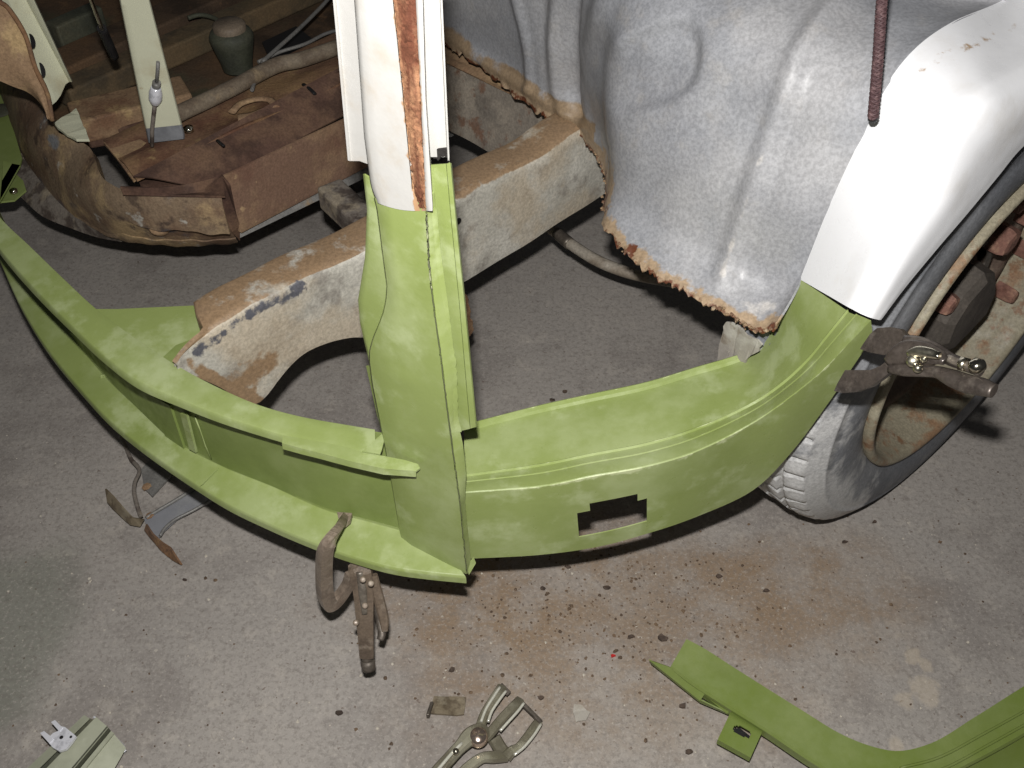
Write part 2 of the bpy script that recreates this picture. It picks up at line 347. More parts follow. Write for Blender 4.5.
# fender: the same section carried on up over the wheel
FS = [  # inner px (v), crease px (v), lip px (v)
 ((801, 280), -.080, (860, 314), .012, (881, 320), .022),
 ((832, 203), -.080, (893, 257), .012, (905, 288), .021),
 ((861, 141), -.080, (931, 199), .010, (938, 248), .021),
 ((881, 97), -.080, (948, 163), .010, (968, 213), .021),
 ((912, 54), -.080, (966, 132), .010, (997, 178), .021),
 ((952, 24), -.080, (990, 108), .012, (1024, 146), .021),
 ((1006, 0), -.080, (1024, 88), .012, (1062, 118), .021)]
FK = [[P(*a, v=va), P(*b, v=vb), P(*c_, v=vc)] for a, va, b, vb, c_, vc in FS]
def arc(th, r, v): return X(-r*math.cos(math.radians(th)), v, .325+r*math.sin(math.radians(th)))
for th in (92, 112, 130, 150): FK.append([arc(th, .395, -.08), arc(th, .362, .012), arc(th, .348, .021)])
FK = np.array(FK); FG = spl(FK, 90); rows = []; ra = []
for i, (a, b, c_) in enumerate(FG):
    ks = spl([a, a+(b-a)*.55, b+(a-b)*.12, b+(c_-b)*.3+NDIR*.002, b+(c_-b)*.75+NDIR*.002, c_], 26)
    nb = np.cross(b-a, FG[min(i+1, 89)][1]-FG[max(i-1, 0)][1]); nb /= np.linalg.norm(nb); nb = nb if nb@(EYE-b) > 0 else -nb
    dd0 = np.linalg.norm(ks-(b+(a-b)*.12), axis=1); ks = ks-nb*.0012*np.exp(-(dd0/.0035)**2)[:, None]
    r = [a-(b-a)*.02]+list(ks)+[c_-NDIR*.012+(a-c_)*.02]
    rows.append(r)
FGd = np.array(rows)
pp = proj(FGd.reshape(-1, 3))
d = np.array([min(np.hypot((x-970)/42., (y-48-(x-970)*-.45)/10.), 9) for x, y in pp]); 
fender = thing('wheel_arch_fender', 'glossy white car wheel arch panel curving over the tyre', 'car panel', (*X(-.1, 0, 0)[:2], 0))
sheet(fender, 'arch_skin', FGd, white, .0012, smooth=True, bevel=0, attr={'rust': np.clip(.565-.18*d, 0, .565)})

# ---------------------------------------------------------------- grey inner wheel housing with a torn rusty lower edge
BOT = [(778, 322, .470), (766, 331, .455), (750, 330, .448), (735, 320, .45), (720, 312, .45), (690, 296, .45), (660, 279, .45), (640, 264, .45), (620, 248, .45), (606, 230, .45),
       (603, 215, .448), (605, 195, .446), (602, 172, .444), (597, 158, .443), (588, 146, .442), (575, 134, .441), (560, 126, .44), (545, 119, .44), (515, 96, .44), (480, 70, .44), (445, 46, .44), (405, 20, .44), (350, -16, .44)]
Bk = np.array([P(a, b, z=z) for a, b, z in BOT]); 
def chordspl(Kp, n):
    Kp = np.asarray(Kp, float); s = np.r_[0, np.cumsum(np.linalg.norm(np.diff(Kp, axis=0), axis=1)**.7)]
    T = np.gradient(Kp, s, axis=0); out = []
    for x in np.linspace(0, s[-1], n):
        i = min(np.searchsorted(s, x, side="right")-1, len(s)-2); h = s[i+1]-s[i]; f = (x-s[i])/h
        out.append((2*f**3-3*f*f+1)*Kp[i]+(f**3-2*f*f+f)*h*T[i]+(-2*f**3+3*f*f)*Kp[i+1]+(f**3-f*f)*h*T[i+1])
    return np.array(out)
def byarc(Kp, n):
    Kp = np.asarray(Kp, float); D = chordspl(Kp, 400); s = np.r_[0, np.cumsum(np.linalg.norm(np.diff(D, axis=0), axis=1))]
    t = np.linspace(0, s[-1], n); return np.stack([np.interp(t, s, D[:, k]) for k in range(3)], -1)
def bypix(Kp, n):
    D = chordspl(Kp, 600); q = proj(D); s = np.r_[0, np.cumsum(np.linalg.norm(np.diff(q, axis=0), axis=1))]
    t = np.linspace(0, s[-1], n); return np.stack([np.interp(t, s, D[:, k]) for k in range(3)], -1)
NS, NT = 230, 130
Bc = bypix(Bk, NS)
RK = [Bk[0]]+[P(*a, v=va) for a, va, *_ in FS[:]]+[arc(80, .41, -.08), arc(92, .40, -.08)]
Rc = byarc(RK, NT)
Lc = spl([Bc[-1], Bc[-1]+Zu*.15+LDIR*.005, Bc[-1]+Zu*.38+LDIR*.01], NT)
top0, top1 = Rc[-1], Lc[-1]
Tk = [top0, X(-.02, -.16, .745), X(-.05, -.28, .78), X(-.13, -.42, .81), top1+(X(-.13, -.42, .81)-top1)*.4, top1]
Tc = byarc(Tk, NS)
Sg = np.linspace(0, 1, NS)[:, None, None]; Tg = np.linspace(0, 1, NT)[None, :, None]
G = (1-Tg)*Bc[:, None]+Tg*Tc[:, None]+(1-Sg)*Rc[None]+Sg*Lc[None]-((1-Sg)*(1-Tg)*Bc[0]+(1-Sg)*Tg*Tc[0]+Sg*(1-Tg)*Bc[-1]+Sg*Tg*Tc[-1])
# bulge of the wheel house towards the doorway
bul = (np.sin(PI*np.clip(Sg*1.45, 0, 1))*np.sin(PI*Tg)).clip(0)
G = G-LDIR*.012*bul
du = np.gradient(G, axis=0); dv_ = np.gradient(G, axis=1); Nn = np.cross(du, dv_); Nn /= np.linalg.norm(Nn, axis=2, keepdims=True)+1e-9
sgn = np.sign((Nn*(EYE-G)).sum(2, keepdims=True)); Nn = Nn*sgn
Nn = Nn/np.linalg.norm(Nn, axis=2, keepdims=True)
q = proj(G.reshape(-1, 3)); px = q[:, 0]; py = q[:, 1]
def pdist(px, py, line):
    best = np.full(len(px), 1e9)
    for (x0, y0), (x1, y1) in zip(line[:-1], line[1:]):
        L2 = (x1-x0)**2+(y1-y0)**2; t = np.clip(((px-x0)*(x1-x0)+(py-y0)*(y1-y0))/L2, 0, 1)
        best = np.minimum(best, np.hypot(px-x0-t*(x1-x0), py-y0-t*(y1-y0)))
    return best
def sm(x): x = np.clip(x, 0, 1); return x*x*(3-2*x)
Hh = np.zeros(len(px))
def ridge(line, wd, h):
    global Hh
    Hh += h*sm(1-pdist(px, py, line)/wd)
ridge([(850, -20), (822, 18), (798, 55), (783, 100), (766, 150), (748, 205), (735, 245), (724, 276)], 19, .0075)
ridge([(612, -30), (600, 10), (590, 50), (590, 100), (597, 140)], 14, .007)
ridge([(560, -30), (556, 40), (558, 90), (566, 112)], 13, .009)
ridge([(578, -30), (573, 40), (574, 90), (580, 115)], 8, -.007)
ridge([(515, -10), (523, 25), (528, 55), (530, 86)], 7, .005)
ridge([(530, 92), (560, 112), (586, 126)], 9, .004)
ridge([(445, 36), (480, 60), (527, 90)], 9, .004)
ridge([(700, 30), (760, 60)], 40, .002)
# pressed dent
e = (np.abs((px-655)/46)**3+np.abs((py-66-(px-655)*-.35)/40)**3)**(1/3.); Hh += -.011*sm((1.12-e)/.35)
ridge([(618, 40), (618, 90), (632, 108), (668, 92), (696, 66)], 12, .002)
Hh += .0012*np.sin(px/37.)*np.sin(py/29.+1)+.0008*np.sin(px/13.+py/19.)
rrng = np.random.default_rng(3)
# torn edge: chew the lowest rows
ed = np.repeat(np.convolve(rrng.normal(size=NS+8), np.ones(3)/3, 'same')[4:-4][:, None], NT, 1)+.5*np.repeat(rrng.normal(size=NS)[:, None], NT, 1)
fall = np.exp(-np.arange(NT)/2.2)[None]
G = G+Nn*Hh.reshape(NS, NT, 1)+(G[:, 1:2]-G[:, 0:1])/np.linalg.norm(G[:, 1:2]-G[:, 0:1], axis=2, keepdims=True)*((ed*fall)*.0030)[..., None]+Nn*(fall*ed[::-1]*.002)[..., None]
bl = [(a, b) for a, b, _ in BOT]; db = pdist(px, py, bl)
right = (px > 615)
rust_a = np.where(px > 590, sm(1-db/30.)*.66, sm(1-db/17.)*.66); rust_a = np.maximum(rust_a, .62*sm(1-np.hypot((px-745)/42, (py-318)/20)))
deep = sm(1-db/12.)*.53+.55*np.exp(-((px-634)**2+(py-245)**2)/40.)
dust = np.where(px < 600, sm(1-(db-6)/34.)*.66, 0)+.4*sm(1-pdist(px, py, [(500, 85), (590, 130), (606, 170)])/40)
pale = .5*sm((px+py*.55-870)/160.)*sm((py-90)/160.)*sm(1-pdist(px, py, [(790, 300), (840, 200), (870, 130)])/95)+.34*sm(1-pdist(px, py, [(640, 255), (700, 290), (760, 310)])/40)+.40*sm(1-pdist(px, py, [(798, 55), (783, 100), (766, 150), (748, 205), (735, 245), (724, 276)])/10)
house = thing('inner_wheel_housing', 'ribbed grey-painted inner wheel housing with a torn rusty lower edge', 'car panel', (*X(-.25, -.3, 0)[:2], 0))
sheet(house, 'housing_skin', G, greyprimer, .0022, attr={'rust': rust_a, 'dust': np.clip(dust, 0, .66), 'pale': np.clip(pale, 0, .62), 'deep': np.clip(deep, 0, .62)}, label='grey skin with pressed ribs and a dent')
rr_ = np.random.default_rng(11)
def clod(c, r, s=0, fl=.6):
    g = np.random.default_rng(s); V = []; fs = []
    for i in range(5):
        ph = PI*i/4
        for k in range(7):
            a = 2*PI*k/7; q_ = r*(1+g.normal()*.22)
            V.append(c+np.array([q_*math.sin(ph)*math.cos(a), q_*math.sin(ph)*math.sin(a), fl*q_*math.cos(ph)]))
    for i in range(4):
        for k in range(7): fs.append((i*7+k, i*7+(k+1) % 7, (i+1)*7+(k+1) % 7, (i+1)*7+k))
    return V, fs
def clods(parent, name, cs, mat, **kw):
    V = []; fs = []
    for n_, (c, r) in enumerate(cs):
        v_, f_ = clod(np.asarray(c), r, n_, kw.get('fl', .6)); k = len(V); V += v_; fs += [tuple(i+k for i in f) for f in f_]
    return link(name, V, fs, mat, parent, False)
cs = [(Bc[i]+rr_.normal(size=3)*.0015+Zu*.002, rr_.uniform(.0010, .0030)) for i in list(range(3, 30, 1))+list(range(56, 76, 3))+list(range(88, 118, 2))]
setp(clods(house, 'rust_scale', cs, M('crumbling_rust_scale', (146, 122, 94), [((104, 74, 56), 60, .52, .05, .9), ((186, 168, 140), 90, .6, .05, .7)], .85, 0, (1, 160), fine=300)), kind='stuff')

# ---------------------------------------------------------------- corner post
A = P(400, 545, z=.24); B = P(465, 575, z=.24)
pn = np.cross(B-A, Zu); pn[2] = 0; pn /= np.linalg.norm(pn); pn = pn if pn@(EYE-A) > 0 else -pn
pc = A@pn
def Q(x, y, off=0): return P(x, y, pl=(pn, pc-off))      # off = how far behind the front face
LO = tab([(174, 363), (209, 367), (257, 365), (300, 358), (323, 360), (362, 369)])
FL = tab([(0, 355), (137, 365), (182, 371), (209, 377.5), (260, 384), (286, 387.5), (300, 386.5), (312, 384), (323, 380), (337, 374), (351, 370), (362, 370), (385, 373), (430, 382), (472, 390), (543, 402)])
FR = tab([(0, 423), (103, 427), (205, 425), (223, 426), (265, 428.5), (300, 432), (358, 440), (430, 449), (502, 459), (574, 466)])
BR = tab([(190, 434), (205, 435), (257, 440), (300, 446), (371, 455.5), (419, 457), (444, 463), (475, 466), (502, 465), (563, 471)])
RO = tab([(160, 451), (223, 457), (300, 465), (430, 477)])
post = thing('corner_post_repair_section', 'green-painted lower corner post section welded under the white pillar', 'car panel', (*((A+B)/2)[:2], 0))
ts = np.linspace(0, 1, 80); rows = []
for t in ts:
    yl = 198+(546-198)*t; yr = 203+(574-203)*t; yb = 192+(562-192)*t
    xl, xr, xb = FL(yl), FR(yr), BR(yb)
    r = [Q(xl-1.2, yl, .024), Q(xl-.6, yl, .012)]
    for s in (0, .03, .15, .3, .45, .6, .75, .88, .96, 1.0):
        x, y = xl+(xr-xl)*s, yl+(yr-yl)*s
        h = .0012*math.exp(-((x-404)**2+(y-380)**2)/60)+.001*math.exp(-((x-408)**2+(y-434)**2)/50)-.0008*math.exp(-((x-432)**2+(y-470)**2)/200)
        h += .0006*math.sin(y/31+s*3)
        edge = .003*(1-sm(np.array(s/.12)))+0
        r.append(Q(x, y, edge-h))
    wob = .6*math.sin(yr/11)+.4*math.sin(yr/5.3)
    r += [Q(xr+.8+.3*wob, yr, -.0015), Q(xr+1.8+.3*wob, yr-1, .0015), Q(xr+(xb-xr)*.5, (yr+yb)/2, .004), Q(xb, yb, .009)]
    rows.append(r)
sheet(post, 'post_face', np.array(rows), green, .0012, sharp=24)
rows = []
for t in np.linspace(0, 1, 50):
    y = 174+(360-174)*t; x0, x1 = LO(y), FL(y+6)+3
    rows.append([Q(x0, y, .0262), Q(x0+1.2, y+.3, .0245)]+[Q(x0+(x1-x0)*s, y+6*s*(1 if t < .98 else 0), .024) for s in (.2, .5, .8, 1)])
sheet(post, 'side_flange', np.array(rows), green, .0014, label='wavy-edged flange on the left of the post')
rows = []
for t in np.linspace(0, 1, 24):
    y = 366+(430-366)*t; x1 = FL(y)+2; x0 = np.interp(y, [366, 415, 430], [366, 377, 381.5])
    rows.append([Q(x0, y, .0255), Q((x0+x1)/2, y, .024), Q(x1, y, .022)])
sheet(post, 'lower_flange', np.array(rows), green, .0014)
rows = []
for t in np.linspace(0, 1, 60):
    yo = 163+(427-163)*t; yi = 166+(433-166)*t; xo = RO(yo); xi = np.interp(yi, [166, 190, 433], [420, 428, 452])
    xm = BR(min(max(yi, 190), 420))-1
    st_ = xo-6.5+1.5*(1-t)
    rows.append([Q(xi, yi, .014), Q(st_-.4, yi+(yo-yi)*.7, .0135), Q(st_+.3, yi+(yo-yi)*.75, .0112), Q(xo-1.0, yo, .0112), Q(xo+.2, yo, .0135), Q(xo+.6, yo+.4, .022)])
sheet(post, 'inner_flange', np.array(rows), green, .0014, sharp=24, label='folded flange on the right of the post')
# doubler strip with a torn edge, between face and inner flange
rr2 = np.random.default_rng(5); rows = []
for t in np.linspace(0, 1, 60):
    y = 208+(432-208)*t; x0 = FR(y)+3; x1 = BR(y)+1.5+(.45*rr2.normal() if .5 < t < .9 else .08*rr2.normal())
    rows.append([Q(x0, y, .0035), Q((x0+x1)/2, y, .0058), Q(x1, y, .0095)])
sheet(post, 'doubler_strip', np.array(rows), green, .001)
plate(post, 'foot_flange', [Q(467, 566, .004), Q(474, 558, .012), Q(476, 563, .012), Q(469, 575, .002)], green, .0015)
# small weld drops along the seam
crk = []
for y in np.arange(214, 572, 3.0): crk.append(Q(FR(y)+.9+rr2.normal()*.35, y, -.0012))
tube(post, 'open_seam', np.array(crk), .00055, M('dark_open_seam', (84, 88, 60), [], .9, 0, (.2, 150)), 5, label='thin dark open seam')
tube(post, 'bare_seam', np.array(crk[:26])+pn*.0002-RT*.0, .0009, M('bare_weld_metal', (150, 154, 120), [((90, 92, 72), 80, .5, .06, .9)], .5, .1, (.3, 150)), 6)

# white pillar above
pil = thing('white_body_pillar', 'upright white car body pillar cut off above the green section, with a rust strip', 'car pillar', (*((A+B)/2-pn*.02)[:2], 0))
R0 = tab([(0, 393), (85, 402), (191, 412.5), (210, 415)]); R1 = tab([(0, 416), (103, 421), (205, 426), (210, 427)]); R2 = tab([(0, 423), (100, 426), (205, 433), (212, 433)])
rows = []; ra = []
for t in np.linspace(0, 1, 90):
    y = -70+(211-70*0+70)*t*1.0; y = min(y, 211); xl = FL(y) if y > 0 else 355+y*.07; e0 = 1 if t > .99 else 0
    a0 = R0(y) if y > 0 else 393+y*.08; a1 = R1(y) if y > 0 else 416+y*.06; a2 = R2(y) if y > 0 else 423+y*.04
    yy = lambda s: y-(8*(1-s)**2 if y > 190 else 0)*((y-190)/21 if y > 190 else 0)
    r = [Q(xl-1, yy(0), .022), Q(xl-.3, yy(0), .004)]+[Q(xl+(a0-xl)*s, yy(s), -.0015+.0 if s > 0 else 0) for s in (0, .1, .3, .5, .7, .9, .99)]
    ra += [0, 0]+[0, 0, 0, 0, .1, .33, .5]
    dp = .0035 if y < 188 else -.0008
    r += [Q(a0+.6, y, dp), Q((a0+a1)/2, y, dp+.001), Q(a1-.6, y, dp), Q(a1, y, -.003), Q((a1+a2)/2, y, -.0035), Q(a2-.5, y, -.003), Q(a2, y, .004), Q(a2+1, y, .022)]
    ra += [.6, .6, .6, .45, .3, .3, .46, .2]
    rows.append(r)
sheet(pil, 'pillar_face', np.array(rows), pillar_white, .0014, attr={'rust': np.array(ra)})
rows = []
rr4 = np.random.default_rng(8)
for t in np.linspace(0, 1, 110):
    y = -70+278*t; a0 = np.interp(y, [-70, 0, 85, 191, 210], [388, 393.5, 402.5, 414, 421]); a1 = np.interp(y, [-70, 0, 103, 205, 210], [412, 415.5, 420.5, 425.5, 426])
    rows.append([Q(a0+(a1-a0)*s+.5*rr4.normal(), y, -.0012-.0011*math.sin(PI*s)+.0005*rr4.normal()) for s in (0, .12, .25, .4, .55, .7, .85, 1)])
sheet(pil, 'rust_strip', np.array(rows), redrust, .002, label='flaking reddish rust strip')
rows = []
for t in np.linspace(0, 1, 60):
    y = -70+(231)*t; x0 = 335+(y if y > 0 else y)*.0912; x1 = (FL(y) if y > 0 else 355+y*.07)+1; dr = (0, 3, 5)[0]
    yb = y+(3.5*t if t > .95 else 0)
    rows.append([Q(x0, y, .020), Q(x0+1.5, y, .022), Q(x0+(x1-x0)*.5, y, .022), Q(x1, yb, .021)])
sheet(pil, 'outer_flange', np.array(rows), pillar_white, .0016, label='narrow left flange with a chipped lower end')
rows = []
for t in np.linspace(0, 1, 60):
    y = -70+227*t; x0 = (R2(y) if y > 0 else 423+y*.04)-1; x1 = np.interp(y, [-70, 0, 160], [439.5, 442, 449.5])
    rows.append([Q(x0, y, .018), Q(x0+(x1-x0)*.5, y, .026), Q(x1-2.5, y, .026), Q(x1-1.5, y+2*t, .021), Q(x1, y+4*t, .021), Q(x1+.3, y+4*t, .034)])
sheet(pil, 'door_flange', np.array(rows), pillar_white, .0014, label='right flange with a raised bright edge')
rr3 = np.random.default_rng(6)
pts = [Q(x, y, .0245) for x, y in [(429, 150), (447, 148), (447, 155)]+[(447-i*2.2, 156+rr3.uniform(-2, 5)) for i in range(9)]]
plate(pil, 'burnt_edge', pts, M('scorched_sealant', (30, 26, 24), [], .8, 0, (.8, 150)), .003, label='black scorched sealant at the cut end')

# ---------------------------------------------------------------- valance channel
val = thing('valance_repair_panel', 'long curved green-painted channel panel sweeping left from the corner post', 'car panel', (*P(200, 480, z=0)[:2], 0))
ZB, ZT = .245, .395
cB = [(-50, 160), (-22, 210), (0, 262), (20, 306), (48, 351), (82, 392), (108, 420), (137, 444), (191, 482), (228, 505), (260, 520.5), (300, 538), (344, 554.5), (394, 568.5), (430, 573.5), (466, 577)]
cW = [(-50, 130), (-10, 195), (15, 245), (40, 290), (61, 317), (73, 337), (113, 385), (147, 416), (171, 438), (219, 465), (273, 487), (328, 511), (365, 521), (402, 531), (440, 541)]
cTf = [(-50, 175), (-25, 213), (0, 251), (34, 290), (68, 324), (102, 356), (137, 382), (178, 400), (219, 416), (256, 428), (300, 441), (340, 452), (384, 462), (420, 470)]
cTb = [(-50, 133), (-30, 172), (0, 217), (30, 246), (60, 275), (98, 310), (140, 341), (180, 367), (220, 388), (260, 405), (300, 416), (350, 425), (386, 431), (420, 438)]
n = 90
gB = bypix([P(*p, z=ZB) for p in cB], n); gW = bypix([P(*p, z=ZB+.006) for p in cW], n)
gF = bypix([P(*p, z=ZT) for p in cTf], n); gT = bypix([P(*p, z=ZT+.003) for p in cTb], n)
sheet(val, 'bottom_flange', np.stack([gB-Zu*.012, gB-Zu*.003, gB+(gW-gB)*.04, gB+(gW-gB)*.4, gB+(gW-gB)*.8, gW, gW+Zu*.004], 1), green, .0014, bevel=.001, label='outward bottom flange of the channel')
gTw = gT+(gF-gT)*.05-Zu*.004; lift = lambda s: gW+Zu*.001+(gTw-gW)*s
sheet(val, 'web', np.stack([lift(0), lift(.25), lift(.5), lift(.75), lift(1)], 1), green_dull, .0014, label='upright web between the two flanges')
m84 = 84
sheet(val, 'top_flange', np.stack([gT-Zu*.008, gT, gT+(gF-gT)*.3, gT+(gF-gT)*.7, gF+(gT-gF)*.06, gF-Zu*.004, gF-Zu*.010+(gF-gT)*.02], 1)[:m84-1], green, .0014, bevel=.001, label='narrow top flange of the channel')
zt = ZT+.004
plate(val, 'joint_strip', [P(*p, z=zt) for p in [(283, 435), (300, 438), (330, 443.5), (350, 448), (362, 452), (384, 456), (405, 460), (418, 464), (420, 468), (416, 471), (400, 470), (383, 468.5), (350, 461), (320, 453), (300, 448), (282, 443)]], green, .002, label='pointed overlapping strip lapped over the post')
plate(val, 'joint_lip', [P(*p) if 0 else P(p[0], p[1], z=zt-.004*k) for p, k in [((282, 443), 0), ((300, 448), 0), ((320, 453), 0), ((350, 461), 0), ((383, 468.5), 0), ((416, 471), 0)]][:]+[P(p[0], p[1], z=zt)-Zu*.008+pn*.001 for p in [(416, 471), (383, 468.5), (350, 461), (320, 453), (300, 448), (282, 443)]], green, .0012)
plate(val, 'folded_corner', [P(*p, z=zt+.003) for p in [(362, 451), (384, 432), (385, 437), (382, 449), (380, 454)]], green, .0014)
WG = np.array([lift(t) for t in np.linspace(0, 1, 40)]).reshape(-1, 3); WP = proj(WG)
def webq(pts, h=.003):
    return [WG[np.argmin(((WP-np.array(p[:2]))**2).sum(1))]+pn*h for p in pts]
plate(val, 'stiffener', webq([(150, 391), (172, 404), (189, 447), (168, 436)], .003), green_dull, .003)
plate(val, 'stiffener', webq([(181, 409), (188, 412), (200, 449), (192, 446)], .006), green, .003)
tube(val, 'weld_line', np.array(webq([(198, 416), (203, 430), (208, 444), (213, 458)], .002)), .0009, green, 6)
plate(val, 'dull_patch', webq([(70, 330), (112, 366), (150, 391), (168, 436), (118, 386)], .002), green_dull, .002)
clods(val, 'weld_nub', [(P(103, 376, z=.252), .004)], green)
plate(val, 'butt_joint', [P(*p, z=.2515) for p in [(200, 486), (203, 484), (219, 468), (216, 469)]], green, .0006)

gus = thing('gusset_plate', 'flat green triangular gusset plate joining the chassis rail to the channel', 'bracket', (*P(160, 335, z=0)[:2], 0))
plate(gus, 'plate', [P(*p, z=.388) for p in [(96, 309), (118, 309), (193, 305.5), (199, 309), (211, 328), (196, 348), (180, 370), (150, 352), (120, 330)]], green, .003, bevel=.001)
plate(gus, 'crease', [P(*p, z=.3905) for p in [(162, 358), (176, 345), (192, 339), (180, 350), (172, 363)]], green_dull, .0015)
lathe(gus, 'bolt', [(.0045, 0), (.0045, .003), (.0036, .005), (.001, .0058)], chrome, P(200, 309, z=.389), (0, 0, 1), 12, label='shiny round bolt head')

# ---------------------------------------------------------------- wheel
WCN = X(0, 0, .325); 
def W(px, py, v): return P(px, py, v=v)
wheel = thing('wheel', 'dusty black road wheel with a rusty rim under the white arch', 'wheel', (*X(0, -.09, 0)[:2], 0))
prof = [(.212, -.006), (.216, .000), (.224, .0035), (.236, .0065), (.250, .0085), (.264, .0088), (.278, .0075), (.287, .0045), (.289, .0058), (.291, .0045), (.302, -.001), (.3095, -.007),
        (.3125, -.0085), (.3145, -.012), (.318, -.022), (.3215, -.030), (.3215, -.034), (.3165, -.036), (.3165, -.042), (.3235, -.044), (.3235, -.066), (.317, -.068), (.317, -.074), (.325, -.076), (.325, -.100), (.317, -.102), (.317, -.108),
        (.3235, -.110), (.3235, -.134), (.3165, -.136), (.3165, -.142), (.3215, -.144), (.318, -.158), (.312, -.162), (.290, -.170), (.250, -.176), (.212, -.160)]
NTR = 56
def treadmod(th, k):
    a = prof[k][1]; ph = (th*NTR/(2*PI)) % 1
    if 13 <= k <= 16 or 29 < k < 33: return (-.006 if ph < .16 else (0 if k > 14 else -.0012*math.sin(ph*6.28)))
    if 19 <= k <= 20 or 27 <= k <= 28: return -.005 if (ph+.4) % 1 < .22 else 0
    if 23 <= k <= 24: return -.005 if (ph+.7) % 1 < .22 else 0
    return 0
prof = [(r, a*.86 if a < 0 else a) for r, a in prof]
seg = NTR*14
ty = lathe(wheel, 'tyre', prof, tread_m, WCN, NDIR, seg, treadmod)
co_ = np.empty(len(ty.data.vertices)*3); ty.data.vertices.foreach_get('co', co_); co_ = co_.reshape(-1, 3)+rootloc(wheel)
pq = proj(co_); at = ty.data.attributes.new('dust', 'FLOAT', 'POINT')
# road dust is caked on the lower leading quarter of the tyre
ang = np.degrees(np.arctan2(co_[:, 2]-.325, (co_-WC)@LDIR)); da = (ang+150+180) % 360-180
rad_ = np.hypot(co_[:, 2]-.325, (co_-WC)@LDIR)
at.data.foreach_set('value', (.62*np.exp(-(da/52.)**4)*(1-.3*sm((.29-rad_)/.06))).astype(float))
rimp = [(.213, -.008), (.2165, .004), (.2155, .0095), (.211, .0115), (.206, .0095), (.2035, .001), (.2020, -.012), (.199, -.017), (.196, -.024), (.194, -.040), (.190, -.052), (.184, -.060), (.172, -.064)]
lathe(wheel, 'rim', rimp, rim_m, WCN, NDIR, 120)
discp = [(.182, -.070), (.179, -.052), (.175, -.048), (.165, -.052), (.158, -.062), (.148, -.064), (.135, -.058), (.118, -.052), (.100, -.052), (.085, -.058), (.060, -.060), (.0, -.060)]
def discmod(th, k): return 0
dsk = lathe(wheel, 'wheel_disc', discp, disc_m, WCN, NDIR, 120)
hub = lathe(wheel, 'hub', [(.070, -.060), (.068, -.048), (.060, -.040), (.056, -.014), (.046, -.006), (.0, -.004)], hub_m, WCN, NDIR, 9, lambda th, k: .004*math.sin(3*th+1)+.003*math.sin(5*th), smooth=False, label='dark grimy hub cover')
lathe(hub, 'hub_collar', [(.098, -.060), (.095, -.044), (.082, -.040), (.074, -.042)], hub_m, WCN, NDIR, 24, lambda th, k: .004*math.sin(4*th)+.003*math.sin(7*th), smooth=False)
def lump(parent, name, c, r, h, mat, seg=6, tilt=0, s=0):
    g = np.random.default_rng(s); ph = g.uniform(0, 6)
    return lathe(parent, name, [(r*1.15, -.012), (r*1.1, h*.5), (r*.95, h*.9), (r*.6, h), (0, h)], mat, c, NDIR, seg, lambda th, k: r*.10*math.sin(2*th+ph), smooth=False)
for i, (x, y, vv, r_) in enumerate([(1000, 238, -.036, .0175), (941, 300, -.030, .0125), (1004, 292, -.034, .0105), (1024, 250, -.040, .011), (1010, 200, -.040, .0125), (1030, 215, -.040, .014)]):
    lump(wheel, 'lug_nut', W(x, y, vv), r_, .018, nut_m, 6, s=i)
V0 = [W(x, y, -.030) for x, y in [(868, 400), (885, 392), (893, 404), (890, 412), (873, 411)]]
tube(wheel, 'balance_weight', [X(-.19*math.cos(a), -.028, .325-.19*math.sin(a)) for a in np.linspace(.55, .72, 6)], .007, blackish, 8, .6)

# ---------------------------------------------------------------- chassis rail
VR = -.475; VB = -.545
rail = thing('chassis_rail', 'rusty grey box-section chassis rail running back under the wheel housing', 'car frame', (*X(-.4, -.5, 0)[:2], 0))
top = [(176, 364), (186, 352), (200, 338), (214, 327), (232, 316), (262, 300), (297, 282), (330, 267), (365, 251), (410, 225), (459, 196), (500, 176), (539, 157), (560, 142), (620, 105), (680, 65)]
bot = [(176, 366), (196, 374), (222, 386), (243, 399), (256, 402), (265, 394), (275, 380), (287, 366), (305, 351), (328, 340), (350, 335), (372, 334), (410, 312), (464, 279), (505, 255), (596, 197), (650, 163), (700, 130)]
n = 130
gt = bypix([P(*p, v=VR) for p in top], n); gb = bypix([P(*p, v=VR) for p in bot], n)
# match by distance along the vehicle
ul = (gt-WC)@LDIR; ub = (gb-WC)@LDIR; lo = max(ul.min(), ub.min())
uu = np.linspace(lo-.0, min(ul.max(), ub.max()), n)
gt2 = np.stack([np.interp(uu, ul, gt[:, k]) for k in range(3)], -1); gb2 = np.stack([np.interp(uu, np.maximum.accumulate(ub), gb[:, k]) for k in range(3)], -1)
tp = np.clip((proj(gt2)[:, 0]-206)/9, .05, 1)[:, None]; wd = .046*tp; bk = gt2-NDIR*wd; bk2 = gb2-NDIR*wd
cols = [bk+(bk2-bk)*.5, bk, bk+(gt2-bk)*.1+Zu*.001, (bk+gt2)/2, gt2+(bk-gt2)*.12+Zu*.0005, gt2-NDIR*.0015-Zu*.001]+[gt2+(gb2-gt2)*s for s in (.03, .1, .2, .3, .4, .5, .6, .7, .8, .9, .97, 1)]+[gb2-NDIR*.004-Zu*.001, (gb2+bk2)/2, bk2]
RG = np.stack(cols, 1)
q = proj(RG.reshape(-1, 3)); px, py = q[:, 0], q[:, 1]
bump_ = .0014*np.sin(px/17)*np.sin(py/13); RG = RG+(NDIR*1.0)*bump_.reshape(RG.shape[:2])[..., None]
colid = np.tile(np.arange(RG.shape[1]), (n, 1)).ravel()
ra = np.where(colid <= 5, .62, .0)
ra = np.maximum(ra, .58*sm(1.7-np.hypot((px-252+(py-365)*.75)/26, (py-368)/26)*1.2)); ra = np.maximum(ra, .6*sm(1-pdist(px, py, [(190, 362), (240, 395), (258, 400)])/16)*1.3)
